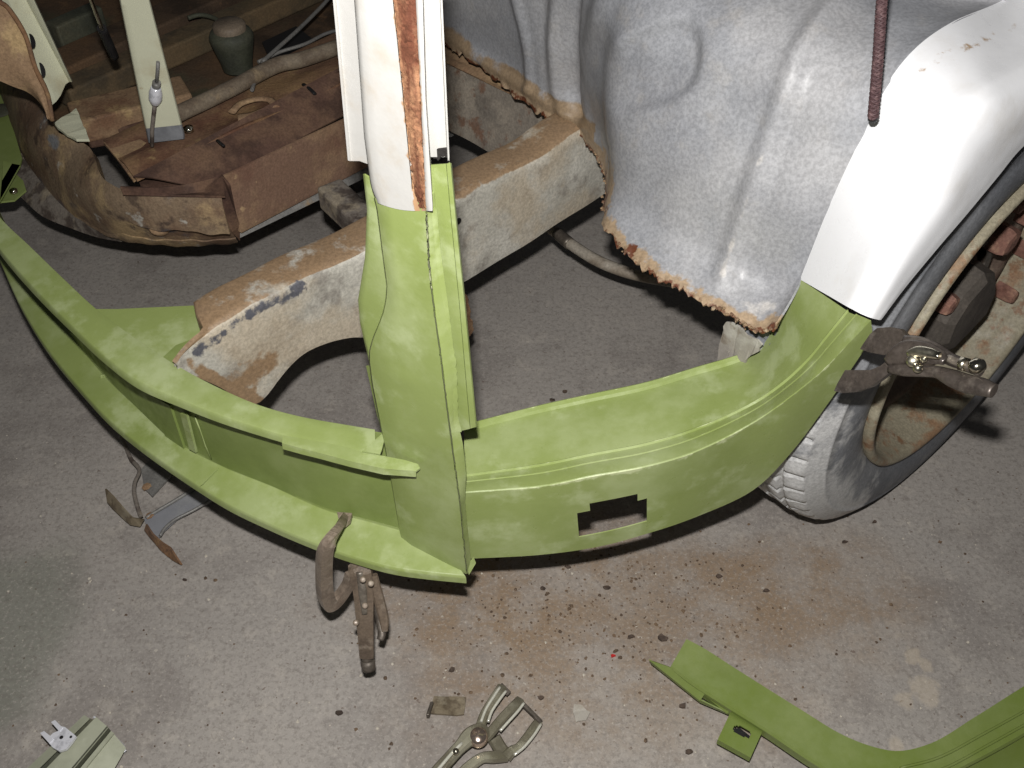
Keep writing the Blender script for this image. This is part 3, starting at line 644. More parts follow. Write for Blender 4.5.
ra = np.maximum(ra, .52*sm(1-pdist(px, py, [(459, 196), (560, 140)])/14))
ra = np.maximum(ra, .45*sm(1-np.hypot((px-490)/22, (py-245)/16)))
ba = .6*sm(1-pdist(px, py, [(196, 352), (232, 322), (290, 292), (300, 284)])/15)
sheet(rail, 'rail_skin', RG, railgrey, .003, attr={'rust': np.clip(ra, 0, .62), 'bare': ba}, label='grey side with a brown rusted top')
def rimhole(parent, px, py, r):
    c = P(px, py, v=VR+.0016)
    lathe(parent, 'drain_hole', [(r, 0), (r*.97, .0012), (r*.8, .0008), (0, .0006)], blackish, c, NDIR, 18)
rimhole(rail, 305.5, 309, .0062); rimhole(rail, 458, 221, .0045)
plate(rail, 'torn_tab', jag([P(*p, v=-.44) for p in [(463, 288), (468, 300), (471, 312), (469, 315), (474, 330), (470, 336), (462, 337)]], .0006, .006, 2), tanrust, .002, label='small tan torn tab showing beside the post')

# cross bar and thin pipe on the floor side
xb = thing('cross_member', 'short grey-brown cross member between chassis rail and rusty sill', 'car frame', (*P(335, 210, z=0)[:2], 0))
pa, pb = P(330, 193, z=.33), P(372, 232, z=.33); dd = (pb-pa); L_ = np.linalg.norm(dd); dd /= L_; sd = np.cross(Zu, dd)
box(xb, 'bar', (pa+pb)/2, dd*L_*.5, sd*.019, Zu*.018, mottled, bevel=.004)
bar = thing('curved_steel_pipe', 'thin curved grey pipe running under the rusty wheel housing edge', 'pipe', (*P(600, 260, z=0)[:2], 0))
tube(bar, 'pipe', [P(x, y, z=.19) for x, y in [(540, 218), (553, 230), (572, 245), (596, 260), (620, 270), (646, 277), (675, 282), (710, 290)]], .0088, M('pale_pipe', (150, 142, 130), [((124, 112, 98), 20, .54, .08, .8), ((176, 168, 156), 30, .62, .06, .6)], .6, 0, (.4, 90), fine=280), 12, n=40)
tube(bar, 'sleeve', [P(x, y, z=.19) for x, y in [(557, 233), (564, 239), (570, 244)]], .0096, jaw_m, 12, n=6, label='dark rubber sleeve')
lin_ = link('torn_liner', [[0, 0, 0]]*3, [], foam) if 0 else None
pts = jag([P(x, y, z=zz) for x, y, zz in [(726, 322, .42), (738, 326, .41), (752, 338, .38), (762, 345, .36), (750, 356, .33), (740, 366, .30), (726, 374, .28), (716, 372, .27), (730, 352, .32), (719, 345, .34)]], .0012, .006, 4)
pts = jag([P(x, y, u=-.332) for x, y in [(726, 322), (738, 326), (752, 338), (762, 345), (750, 356), (740, 366), (726, 374), (716, 372), (730, 352), (719, 345)]], .0012, .006, 4)
setp(plate(None, 'torn_liner', pts, foam, .002), 'pale torn scrap of liner hanging under the housing edge behind the step panel', 'scrap')

# ---------------------------------------------------------------- rusty sill, upper left
sill = thing('rusty_corner_sill', 'bent rusty box sill curving round at the upper left with a round plug', 'car panel', (*P(150, 240, z=0)[:2], 0))
so = [(-20, 62), (0, 98), (10, 128), (22, 156), (33, 173), (47, 191), (68, 212), (94, 228), (117, 239), (164, 245), (205, 245), (238, 242)]
si = [(20, 60), (38, 92), (50, 116), (58, 132), (76, 139), (90, 148), (96, 162), (101, 175), (116, 187), (141, 194), (180, 197), (222, 199)]
n = 90
g0 = bypix([P(*p, z=.245) for p in so], n); g1 = bypix([P(*p, z=.36) for p in si], n)
rows = []
for i, (a, b) in enumerate(zip(g0, g1)):
    m_ = (a+b)/2
    r = [a-Zu*.01+(b-a)*.25, a-Zu*.003+(b-a)*.05]
    for s in np.linspace(0, 1, 13):
        hgt = .020*math.sin(PI*s)
        nn = -FW*1.1; r.append(a+(b-a)*s+nn*hgt)
    r += [b-Zu*.02+(b-a)*.06, b-Zu*.06+(b-a)*.05]
    rows.append(r)
SG = np.array(rows); q = proj(SG.reshape(-1, 3)); 
dn = .0022*np.sin(q[:, 0]/9)*np.sin(q[:, 1]/7)+.001*np.sin(q[:, 0]/4+q[:, 1]/5)
SG = SG+Zu*dn.reshape(SG.shape[:2])[..., None]
sillm = M('scabby_sill_rust', (130, 112, 92), [((106, 82, 66), 9, .52, .1, .8), ((172, 148, 112), 13, .58, .08, .8), ((92, 88, 92), 11, .6, .06, .85), ((176, 172, 164), 30, .66, .04, .8), ((64, 52, 48), 26, .62, .05, .7)], .75, 0, (.9, 60), attrs=[('dark', (66, 62, 64), 22), ('grey', (118, 118, 120), 24)], fine=280, spec=.25)
px, py = q[:, 0], q[:, 1]
sheet(sill, 'sill_skin', SG, sillm, .002, attr={'dark': .55*sm(1.2-np.hypot((px-160)/52, (py-226)/16)), 'grey': .5*sm(1-np.hypot((px-52)/26, (py-140)/26))+.48*sm(1-np.hypot((px-105)/26, (py-202)/18))})
pc_ = P(158, 226, z=.300); nz_ = np.array([0, -.75, .66])
lathe(sill, 'round_plug', [(.013, -.012), (.013, .003), (.011, .0045), (0, .0045)], tanrust, pc_, nz_, 18, label='tan round plug')
plate(sill, 'joint_flange', [P(*p, z=z) for p, z in [((206, 190), .37), ((222, 176), .385), ((228, 186), .37), ((240, 226), .29), ((240, 241), .255), ((232, 232), .285)]], darkrust, .004)
rows = [];
for t in np.linspace(0, 1, 24):
    a = P(224+(560-224)*t, 176+(18-176)*t, z=.375); b = P(240+(566-240)*t, 226+(56-226)*t, z=.29)
    rows.append([a-Zu*.0, a+(b-a)*.3, a+(b-a)*.6, a+(b-a)*.93, b+(b-a)*.04-Zu*.004+pn*.004, b-Zu*.012])
sheet(sill, 'outer_sill_plate', np.array(rows), M('orange_brown_sill', (122, 96, 80), [((146, 120, 94), 12, .54, .09, .8), ((104, 74, 62), 9, .55, .09, .7), ((186, 158, 120), 50, .66, .05, .6)], .8, 0, (.6, 90), fine=300, spec=.25), .003, label='long straight rusty sill plate')
rows = []
for t in np.linspace(0, 1, 20):
    a = P(238+(480-238)*t, 229+(112-229)*t, z=.272); b = P(240+(484-240)*t, 238+(121-238)*t, z=.262)
    rows.append([a, (a+b)/2+Zu*.003, b])
sheet(sill, 'bottom_strip', np.array(rows), galv, .003, label='thin grey strip along the lower edge')
# blade-like curled lip above the bend
rows = []
for t in np.linspace(0, 1, 24):
    x = 120+(222-120)*t; a = P(x, 187-11*t+5*math.sin(PI*t), z=.375); b = P(x+3, 193+3*t, z=.368)
    rows.append([a, (a+b)/2-Zu*.006, b])
sheet(sill, 'curled_lip', np.array(rows), darkrust, .003)

ms = thing('mottled_lower_strip', 'mottled grey-brown curved strip tucked under the rusty corner sill', 'car panel', (*P(60, 215, z=0)[:2], 0))
rows = []
a_ = bypix([P(x, y, z=.25) for x, y in [(-30, 120), (0, 148), (14, 150), (28, 158), (42, 178), (66, 205), (92, 226), (118, 238)]], 40); b_ = bypix([P(x, y, z=.225) for x, y in [(-30, 150), (0, 172), (12, 188), (26, 202), (42, 216), (70, 228), (100, 238), (122, 242)]], 40)
sheet(ms, 'strip', np.stack([a_, a_+(b_-a_)*.3+Zu*.006, a_+(b_-a_)*.7+Zu*.006, b_], 1), mottled, .003)
ge = thing('green_end_panel', 'green painted end panel at the left edge with a dark round hole', 'car panel', (*P(8, 150, z=0)[:2], 0))
plate(ge, 'panel', [P(x, y, z=.262) for x, y in [(-60, 60), (0, 88), (10, 118), (22, 158), (20, 165), (4, 162), (0, 200), (-60, 210)]], green_dull, .003)
plate(ge, 'lower_tab', [P(x, y, z=.24) for x, y in [(-40, 150), (0, 158), (20, 170), (26, 190), (14, 200), (-40, 206)]], green_dull, .003)
lathe(ge, 'hole_grommet', [(.022, .004), (.020, .006), (.0, .005)], grime, P(0, 113, z=.264), (0, 0, 1), 24, label='dark round hole')
lathe(ge, 'bolt', [(.006, 0), (.006, .004), (.003, .006), (0, .006)], chrome, P(14, 192, z=.244), (0, 0, 1), 10, label='shiny bolt')

# floor pan behind
pan = thing('rusty_floor_pan', 'rusty brown pressed floor pan behind the corner post at upper left', 'car panel', (*P(230, 130, z=0)[:2], 0))
def quad(parent, name, pts, mat, th=.003, n=24, m=10, amp=.0015, label=None, seed=0):
    """pressed sheet spanning four corners (x, y, z), with slight waviness"""
    a, b, c_, d_ = [P(x, y, z=z) for x, y, z in pts]; g = np.random.default_rng(seed); f1, f2 = g.uniform(5, 12, 2)
    G = np.array([[(a*(1-s)+b*s)*(1-t)+(d_*(1-s)+c_*s)*t+Zu*amp*math.sin(s*f1+seed)*math.sin(t*f2) for t in np.linspace(0, 1, m)] for s in np.linspace(0, 1, n)])
    return sheet(parent, name, G, mat, th, label=label)
quad(pan, 'pan_top', [(103, 140, .37), (345, 28, .37), (350, 78, .40), (136, 178, .38)], M('brown_pan_rust', (122, 94, 74), [((146, 118, 84), 9, .54, .1, .8), ((94, 64, 52), 12, .54, .08, .8), ((160, 136, 96), 28, .64, .06, .7)], .85, 0, (.8, 80), fine=300, spec=.2), amp=.004, seed=1)
quad(pan, 'pan_step', [(133, 176, .385), (350, 62, .41), (352, 112, .37), (206, 186, .36)], darkrust, amp=.002, seed=2, label='dark brown step of the floor pan')
plate(pan, 'reinforcement', jag([P(x, y, z=.372) for x, y in [(103, 142), (131, 134), (160, 150), (186, 146), (216, 140), (203, 162), (190, 170), (150, 170), (133, 180)]], .0008, .02, 3), tanrust, .004)
plate(pan, 'red_bracket', [P(x, y, z=.352) for x, y in [(134, 172), (180, 170), (192, 178), (186, 184), (160, 186), (140, 184)]], darkrust, .004)
tube(pan, 'pressed_rib', [P(x, y, z=.395) for x, y in [(232, 112), (240, 104), (256, 99), (270, 100), (276, 108)]], .006, tanrust, 8, .5, n=14)
tube(pan, 'pressed_rib', [P(x, y, z=.392) for x, y in [(238, 118), (252, 116), (268, 110)]], .010, tanrust, 8, .3, n=10)
tube(pan, 'slot', [P(x, y, z=.402) for x, y in [(303, 84), (310, 89), (315, 94)]], .003, blackish, 6, .5, n=6)
tube(pan, 'slot', [P(x, y, z=.402) for x, y in [(217, 140), (224, 146)]], .0022, blackish, 6, .5, n=4)
lathe(pan, 'bolt', [(.007, 0), (.007, .006), (.0, .008)], chrome, P(189, 131, z=.385), (0, 0, 1), 8)

und = thing('underbody_floor', 'grimy brown underbody floor boards and cross ribs in the dark background', 'car panel', (*P(200, 40, z=0)[:2], 0))
quad(und, 'panel', [(-40, -140, .245), (460, -140, .245), (470, 90, .245), (60, 150, .24)], murk, amp=.004, n=40, m=20, seed=3)
def beam(parent, name, p0, p1, z, w_, h_, mat, label=None):
    a, b = P(*p0, z=z), P(*p1, z=z); d_ = b-a; L_ = np.linalg.norm(d_); d_ /= L_; s_ = np.cross(Zu, d_)
    return box(parent, name, (a+b)/2-Zu*h_/2, d_*L_/2, s_*w_/2, Zu*h_/2, mat, label, .004)
beam(und, 'rib', (52, 62), (240, -22), .30, .075, .045, murk)
beam(und, 'rib', (60, 86), (330, -30), .29, .05, .04, M('olive_brown_rib', (90, 78, 58), [((112, 92, 66), 8, .52, .1, .8), ((66, 58, 46), 14, .56, .08, .7)], .85, 0, (.5, 80), fine=260))
beam(und, 'rib', (70, 112), (186, 84), .31, .07, .04, tanrust, 'lighter brown cross rib')
beam(und, 'rib', (84, 128), (190, 110), .285, .03, .03, darkrust)
beam(und, 'box_section', (50, 24), (96, 4), .33, .035, .05, grime, 'grey-green boxed section')
beam(und, 'rib', (150, 40), (350, -62), .27, .03, .03, murk)
plate(und, 'access_hole', [P(x, y, z=.262) for x, y in [(262, 42), (296, 26), (322, 46), (300, 56), (270, 60)]], blackish, .003, label='dark open access hole')
gb_ = thing('grey_box_member', 'mottled grey-brown box member seen between the white pillar and the wheel housing', 'car frame', (*P(490, 100, z=0)[:2], 0))
quad(gb_, 'side', [(425, 50, .40), (568, 120, .40), (560, 190, .30), (425, 118, .30)], M('mottled_grey_side', (124, 116, 106), [((150, 140, 126), 12, .52, .1, .8), ((110, 78, 58), 34, .6, .06, .8), ((92, 86, 80), 16, .58, .08, .7)], .7, 0, (.5, 80), fine=280), amp=.002, seed=4)
quad(gb_, 'top', [(420, 34, .41), (560, 104, .41), (568, 121, .402), (425, 52, .402)], tanrust, amp=.001, seed=5)

pipe = thing('brown_pipe', 'dusty brown pipe lying across the rusty floor pan', 'pipe', (*P(240, 90, z=0)[:2], 0))
tube(pipe, 'pipe', [P(x, y, z=.40) for x, y in [(160, 124), (180, 113), (210, 99), (240, 84), (262, 72), (280, 64), (300, 60), (330, 50), (350, 42)]], .0115, M('dusty_pipe', (118, 106, 90), [((92, 78, 64), 20, .53, .08, .8), ((140, 122, 96), 30, .62, .06, .6)], .8, 0, (.5, 90), fine=280), 14, n=40)
can = thing('oil_filler_canister', 'dark grey-green canister with a dusty domed lid in the background', 'canister', (*P(237, 60, z=.25)[:2], 0))
cb = P(238, 68, z=.262)
lathe(can, 'body', [(.026, 0), (.028, .015), (.036, .048), (.038, .060), (.034, .068), (.026, .072)], grime, cb, (0, 0, 1), 32)
lathe(can, 'lid', [(.028, .070), (.028, .080), (.024, .084), (.0, .0855)], M('dusty_lid', (124, 110, 94), [((98, 86, 72), 16, .54, .08, .8)], .7, 0, (.3, 90), fine=260), cb, (0, 0, 1), 32, label='dusty tan lid')
def cable(lbl, pts, z, r, mat, n=24, zz=None):
    path = [P(x, y, z=(zz[i] if zz else z)) for i, (x, y) in enumerate(pts)]
    o = tube(None, 'brake_pipe', path, r, mat, 8, n=n); setp(o, lbl, 'pipe', None); return o
cable('thin grey line rising from the pan towards the white pillar', [(262, 62), (280, 46), (300, 28), (322, 6), (334, -8)], .33, .0035, galv)
cable('thin grey line running low beside the canister to the pillar edge', [(258, 62), (280, 52), (305, 44), (325, 34), (345, 28)], .32, .003, galv)
cable('short thin line hooked behind the brown pipe', [(252, 90), (256, 80), (266, 74), (280, 69)], .395, .003, galv)
cable('pale hose end arching left of the canister lid', [(188, 18), (200, 15), (214, 18), (224, 26)], .32, .004, grime)
rod = thing('black_tipped_rod', 'slim silver rod with a black tip hanging between the two cream pillars', 'rod', (*P(110, 60, z=.25)[:2], 0))
tube(rod, 'shaft', [P(84, -20, z=.62), P(93, 5, z=.57), P(102, 29, z=.52)], .0028, chrome, 10, n=8)
tube(rod, 'tip', [P(88, -16, z=.60)+UP*0, P(101.5, 28, z=.52), P(108, 42, z=.49), P(114.5, 57, z=.46)][1:], .0062, blackish, 12, n=10, label='black rubber tip')

# cream pillars
cp1 = thing('cream_pillar_stub', 'torn-off cream inner pillar at the far left with two dark oval holes', 'car pillar', (*P(60, 100, z=.3)[:2], 0))
r6 = np.random.default_rng(12)
rows = []
for t in np.linspace(0, 1, 50):
    y0 = -60+165*t; x0 = np.interp(y0, [-60, 0, 105], [-22, 2, 52]); y1 = -60+142*t; x1 = np.interp(y1, [-60, 0, 82], [12, 35, 73]); xm = np.interp(y1, [-60, 0, 82], [2, 26, 69])
    D = lambda x, y, o: P(x, y, d=1.30+.12*t*t*0+.13*t+o)
    j = r6.normal()*2.2 if t > .96 else 0
    rows.append([D(x0, y0, .004), D(x0+(xm-x0)*.25, y0+(y1-y0)*.25+j, 0), D(x0+(xm-x0)*.5, y0+(y1-y0)*.5+j, .006), D(x0+(xm-x0)*.8, y0+(y1-y0)*.8-j, .012), D(xm, y1, .014), D(xm+1.2, y1, .003), D(x1-1, y1, 0), D(x1, y1, .012)])
sheet(cp1, 'pillar_face', np.array(rows), cream, .002, attr={'rust': np.tile([.2, .1, .05, .05, .1, .1, .1, .2], 50)})
for (x, y) in ((31, 41), (41, 70)):
    plate(cp1, 'oval_hole', [P(x+4.0*math.cos(q_)+1.5*math.sin(q_), y+7.5*math.sin(q_), d=1.285+.13*(y+60)/165) for q_ in np.linspace(-1.7, 1.7, 12)], blackish, .001, label='dark half-moon hole')
pts = jag([P(x, y, z=.385) for x, y in [(54, 123), (62, 117), (76, 108), (80, 118), (87, 134), (89, 139), (76, 139), (66, 134)]], .0006, .01, 6)
setp(plate(None, 'cream_pillar_root', pts, cream, .004), 'small cream painted stub rising from the rusty corner sill', 'car pillar')
cp2 = thing('cream_centre_pillar', 'straight cream pillar standing on the rusty floor pan with a grey primed foot', 'car pillar', (*P(166, 140, z=.38)[:2], 0))
rows = []; at_ = []
for t in np.linspace(0, 1, 60):
    y = -70+213*t; x0 = np.interp(y, [-70, 0, 143], [106, 120, 149]); x1 = np.interp(y, [-70, 0, 138], [132, 149, 184])
    base0 = P(149, 143, z=.385); base1 = P(184, 138, z=.385)
    dd_ = np.interp(t, [0, 1], [1.10, (base0-EYE)@FW])
    r = []
    for s, o in ((-.02, .014), (0, .002), (.03, 0), (.2, 0), (.5, 0), (.8, 0), (.97, 0), (1, .002), (1.02, .014)):
        r.append(P(x0+(x1-x0)*s, y-4*s*t, d=dd_+o)); at_.append(.5*sm((t-.88)/.08)*(1 if s > .3 else .9))
    rows.append(r)
grfoot = M('grey_primed_foot', (110, 112, 116), [((140, 142, 146), 16, .55, .08, .7), ((146, 120, 90), 30, .64, .05, .7)], .6, 0, (.3, 90))
CG = np.array(rows)
sheet(cp2, 'pillar_face', CG[:56], cream, .002, attr={'rust': np.array(at_).reshape(60, 9)[:56].ravel()*.9})
sheet(cp2, 'primed_foot', CG[55:], grfoot, .002, label='grey primed foot')
bv = thing('bleed_fitting', 'small steel bleed fitting with a round body and thin stem, against the cream centre pillar', 'pipe fitting', (*P(152, 146, z=.38)[:2], .38))
def Pd(x, y, o=.012):
    t = (y+70)/213; return P(x, y, d=np.interp(t, [0, 1], [1.10, (P(149, 143, z=.385)-EYE)@FW])-o)
tube(bv, 'stem', [Pd(158, 62), Pd(157.5, 72), Pd(156.5, 83)], .0024, galv, 8)
tube(bv, 'collar', [Pd(156.8, 82), Pd(156, 88)], .0055, galv, 8)
tube(bv, 'body', [Pd(156, 87), Pd(155.6, 93), Pd(155.3, 99), Pd(155, 104)], [.006, .0085, .0085, .005], bracket_m, 14, n=10, label='rounded body')
tube(bv, 'tail', [Pd(155, 103), Pd(153.5, 116), Pd(152, 130), Pd(152, 146)], .0028, mottled, 8)
ts_ = thing('torn_rust_sheet', 'pointed torn sheet of orange-brown rust at the upper left edge', 'car panel', (*P(20, 60, z=.3)[:2], 0))
a_ = spl([P(x, y, d=dz) for x, y, dz in [(-50, -40, 1.2), (-10, -8, 1.22), (0, 2, 1.23), (10, 10, 1.24), (26, 36, 1.25), (36, 68, 1.27), (48, 94, 1.29), (53, 121, 1.31)]], 50)
b_ = spl([P(x, y, d=dz) for x, y, dz in [(-60, 40, 1.24), (-30, 66, 1.26), (-16, 74, 1.26), (0, 81, 1.27), (14, 87, 1.28), (27, 92, 1.29), (38, 101, 1.30), (52, 121.5, 1.312)]], 50)
sheet(ts_, 'sheet', np.stack([a_+(b_-a_)*s-FW*.012*math.sin(PI*s) for s in np.linspace(0, 1, 12)], 1), tanrust, .0025)
tube(ts_, 'folded_edge', a_-FW*.002, .003, rust, 8)

# ---------------------------------------------------------------- locking clamps
def shape(parent, name, pts, mat, th, bevel=.0012, label=None):
    """forged piece: outline with real thickness and rounded edges"""
    o = plate(parent, name, pts, mat, th, label); o.modifiers['thick'].offset = -1
    b = o.modifiers.new('round', 'BEVEL'); b.width = bevel; b.segments = 2; b.limit_method = 'ANGLE'; b.angle_limit = math.radians(40)
    return o
# C-clamp hanging on the valance
cc = thing('locking_c_clamp', 'worn steel locking C-clamp hanging on the bottom flange of the valance panel', 'clamp', (*P(350, 600, z=0)[:2], 0))
frame = [(344, 517, .262), (338, 529, .292), (330, 541, .300), (325, 552, .285), (324, 572, .240), (325, 592, .195), (329, 603, .165), (335, 602, .160), (342, 594, .165), (349, 583, .180), (352, 573, .195)]
tube(cc, 'jaw_frame', [P(x, y, z=z) for x, y, z in frame], [.0048, .0062, .0068, .0075, .0078, .0082, .0085, .0078, .0072, .0068, .0068], wornsteel, 12, .75, n=44, square=True, up=tuple(NDIR))
shape(cc, 'upper_jaw_pad', [P(x, y, z=.268) for x, y in [(337, 512), (352, 513), (350, 520), (344, 525), (339, 521)]], wornsteel, .006, label='flared jaw tip resting on the green flange')
tube(cc, 'body', [P(x, y, z=z) for x, y, z in [(358, 563, .215), (361, 572, .212), (364, 590, .19), (365, 612, .165), (366, 636, .132), (367, 656, .105)]], [.0105, .0125, .0118, .0102, .0088, .0082], clampbody, 14, .7, n=30, square=True, up=tuple(-FW), label='channel-shaped clamp body')
tube(cc, 'body_ridge', [P(x, y, z=z)-FW*.010 for x, y, z in [(361, 570, .212), (364, 590, .19), (366, 612, .165)]], [.004, .005, .003], steel, 10, .6, n=16)
tube(cc, 'lever', [P(x, y, z=z) for x, y, z in [(373, 575, .21), (377, 592, .19), (381, 607, .172), (384, 620, .158), (385, 631, .148)]], [.005, .006, .006, .0055, .0035], clampbody, 10, .6, n=16, square=True)
tube(cc, 'release_lever', [P(x, y, z=z) for x, y, z in [(375, 600, .168), (379, 618, .15), (382, 632, .14), (380, 640, .135)]], [.003, .0045, .005, .004], jaw_m, 10, .7, n=12)
for (x, y, z) in ((364, 578, .225), (372, 582, .22), (366, 604, .185), (357, 621, .168)):
    lathe(cc, 'rivet', [(.0034, -.001), (.0032, .0008), (.002, .0014), (0, .0014)], wornsteel, P(x, y, z=z)-FW*.008, EYE-P(x, y, z=z), 12)
scr = tube(cc, 'adjusting_screw', [P(366, 652, z=.108), P(367, 660, z=.098), P(368, 663, z=.094)], .0055, steel, 12)
tube(scr, 'screw_knob', [P(367.5, 660, z=.098), P(368, 664, z=.094), P(369, 670, z=.088)], [.0075, .0085, .0075], jaw_m, 16, label='round knurled screw end')

wsteel = M('dark_oiled_tool_steel', (84, 76, 70), [((62, 56, 52), 30, .53, .08, .8), ((110, 102, 94), 60, .6, .06, .6)], .32, .45, (.2, 120), fine=300)
# clamp with broad jaws gripping the step panel beside the wheel
wc = thing('broad_jaw_locking_clamp', 'steel sheet-metal locking clamp with broad jaws gripping the panel edge beside the wheel', 'clamp', (*P(920, 370, v=.06)[:2], 0))
def D_(x, y):  # the tool leans out from the panel towards the handle ends
    return .885-.10*np.clip((x-850)/145., -.1, 1.1)
def Pc(x, y, o=0): return P(x, y, d=D_(x, y)-o)
shape(wc, 'upper_jaw', [Pc(*p, -.004) for p in [(860, 349), (863, 344), (870, 334), (877, 328), (890, 327), (900, 329), (908, 337), (918, 342), (912, 352), (900, 354), (887, 354), (883, 355), (868, 352)]], wsteel, .007, .002, label='broad dark upper jaw')
shape(wc, 'lower_jaw', [Pc(*p, .004) for p in [(834, 391), (837, 384), (845, 370), (858, 370), (870, 370), (880, 366), (888, 360), (900, 356), (902, 364), (893, 370), (884, 377), (872, 386), (856, 392), (842, 393)]], wsteel, .007, .002, label='broad dark lower jaw')
tube(wc, 'body', [Pc(x, y, .012) for x, y in [(887, 362), (896, 357), (908, 352), (924, 353), (938, 357), (946, 361)]], [.004, .0085, .0105, .010, .007, .004], wsteel, 14, .55, n=24, up=tuple(-FW))
tube(wc, 'upper_handle', [Pc(x, y, .004) for x, y in [(904, 342), (918, 344), (935, 350), (950, 359), (965, 365), (982, 372)]], [.006, .007, .0065, .0055, .005, .0045], wsteel, 12, .7, n=24, up=tuple(-FW))
tube(wc, 'lower_handle', [Pc(x, y, .010) for x, y in [(889, 368), (904, 370), (920, 371), (937, 372), (952, 378), (968, 384), (982, 387), (994, 391)]], [.004, .0055, .005, .005, .0075, .008, .0075, .006], wsteel, 12, .7, n=30, up=tuple(-FW))
tube(wc, 'toggle_link', [Pc(x, y, .022) for x, y in [(908, 354), (918, 351.5), (930, 353), (940, 356)]], [.003, .0048, .0048, .003], chrome, 10, .7, n=14, up=tuple(-FW), label='bright polished toggle link')
for x, y, r in ((913, 361, .0055), (918, 368, .0042), (924, 359, .003)):
    lathe(wc, 'rivet', [(r, -.006), (r*.96, .001), (r*.6, .0028), (0, .003)], chrome, Pc(x, y, .022), EYE-Pc(x, y), 16, label='shiny rivet')
scr = tube(wc, 'adjusting_screw', [Pc(x, y, .008) for x, y in [(948, 358), (962, 364), (974, 366)]], .0035, steel, 12, n=8)
tube(scr, 'lock_nut', [Pc(x, y, .008) for x, y in [(961, 363.5), (967, 365)]], .0062, chrome, 6)
lathe(scr, 'screw_knob', [(0, -.007), (.0045, -.0055), (.0068, 0), (.0045, .0055), (0, .007)], chrome, Pc(977, 366, .008), RT+.2*UP, 18, label='ball-shaped bright screw end')

# two-finned clamp lying on the floor
fc = thing('forked_locking_clamp', 'plated locking clamp with forked U-shaped jaws lying on the floor at the bottom', 'clamp', (*P(490, 740, z=0)[:2], 0))
def bars(name, pts, r, mat=olivesteel, flat=.55, **k): return tube(fc, name, [P(x, y, z=z) for x, y, z in pts], r, mat, 10, flat, n=26, square=True, **k)
bars('jaw_fork', [(480, 728, .034), (484, 716, .036), (490, 705, .038), (497, 694, .036), (502, 687, .032)], [.006, .0058, .0056, .0056, .006])
bars('jaw_fork', [(485, 738, .030), (492, 731, .032), (499, 722, .034), (509, 711, .036), (516, 704, .034), (520, 700, .030)], [.0065, .006, .0056, .0056, .0056, .006])
bars('jaw_tip', [(500, 685, .030), (505, 690, .028), (509, 694, .026)], .0035, jaw_m)
bars('jaw_tip', [(518, 699, .030), (528, 709, .028), (538, 719, .024), (541, 722, .022)], .0028, jaw_m)
bars('lower_fork', [(506, 757, .018), (512, 751, .020), (519, 747, .020), (527, 737, .020), (534, 727, .020), (539, 721, .019)], [.007, .006, .0052, .005, .005, .005], olivesteel, label='lower fork')
bars('fork_bridge', [(494, 738, .024), (500, 748, .018), (506, 756, .016)], .008, olivesteel, .5)
bars('body', [(488, 734, .030), (480, 733, .034), (470, 737, .036), (460, 747, .036), (448, 760, .034), (432, 779, .030), (405, 812, .028)], [.007, .0115, .0105, .0075, .0075, .0085, .009], olivesteel, .7)
lathe(fc, 'pivot_rivet', [(.0115, -.006), (.011, .001), (.008, .004), (0, .005)], M('pinkish_plating', (206, 186, 170), [], .25, .9, (.1, 90)), P(478, 736, z=.040), (0, 0, 1), 22, label='round bright pivot')
bars('lower_handle', [(506, 755, .014), (494, 757, .018), (482, 758, .020), (468, 768, .020), (455, 782, .020), (430, 815, .02)], [.008, .007, .006, .0065, .007, .008], olivesteel, .7)
for e_, z_ in (([(488, 722), (492, 711), (500, 699), (506, 691)], .039), ([(500, 731), (509, 721), (518, 711), (524, 703)], .038), ([(514, 755), (524, 747), (534, 735), (541, 724)], .026), ([(481, 722), (486, 709), (494, 696), (500, 687)], .042)):
    tube(fc, 'edge_glint', [P(x, y, z=z_) for x, y in e_], .0018, glint_m, 6, n=14, label='painted bright glint along the jaw edge')  # thin added tubes, the jaw's glints painted in bright colour
tube(fc, 'handle_glint', [P(x, y, z=.0445) for x, y in [(462, 743), (452, 753), (441, 766), (425, 784)]], .0020, glint_m, 6, n=12, label='painted bright glint along the handle edge')
lathe(fc, 'pin', [(.004, 0), (.0035, .003), (0, .004)], chrome, P(456, 752, z=.044), (0, 0, 1), 12)

# ---------------------------------------------------------------- bracket on the floor beneath the valance
br = thing('forked_floor_bracket', 'worn zinc bracket with two bent rusty prongs lying under the valance panel', 'bracket', (*P(150, 500, z=0)[:2], 0))
br_z = .014
plate(br, 'rear_arm', [P(x, y, z=br_z) for x, y in [(141, 469), (149, 461), (175, 436), (200, 446), (172, 474), (152, 496), (144, 488)]], galv, .003)
plate(br, 'front_arm', [P(x, y, z=br_z+.003) for x, y in [(144, 519), (155, 512), (188, 491), (215, 474), (240, 480), (206, 503), (176, 519), (164, 530), (158, 537), (148, 530)]], M('blue_grey_plate', (140, 141, 146), [((156, 156, 156), 16, .56, .08, .7)], .45, .2, (.2, 90)), .004, label='smooth grey lower arm')
tube(br, 'raised_edge', [P(x, y, z=br_z+.006) for x, y in [(146, 518), (157, 511), (174, 501), (190, 491), (214, 476)]], .0026, galv, 8, n=16)
tube(br, 'raised_edge', [P(x, y, z=br_z+.006) for x, y in [(160, 536), (165, 528), (175, 519.5), (190, 512), (206, 503), (236, 484)]], .0022, galv, 8, n=16)
tube(br, 'bent_strap', [P(x, y, z=z) for x, y, z in [(121, 437, .02), (126, 447, .026), (131, 459, .030), (138, 467, .032), (139, 473, .034), (135, 482, .036), (134, 492, .036), (137, 505, .034), (141, 517, .030)]], [.002, .003, .003, .003, .0028, .0028, .003, .003, .003], mottled, 8, .6, n=44, label='narrow strap bent into a hook')
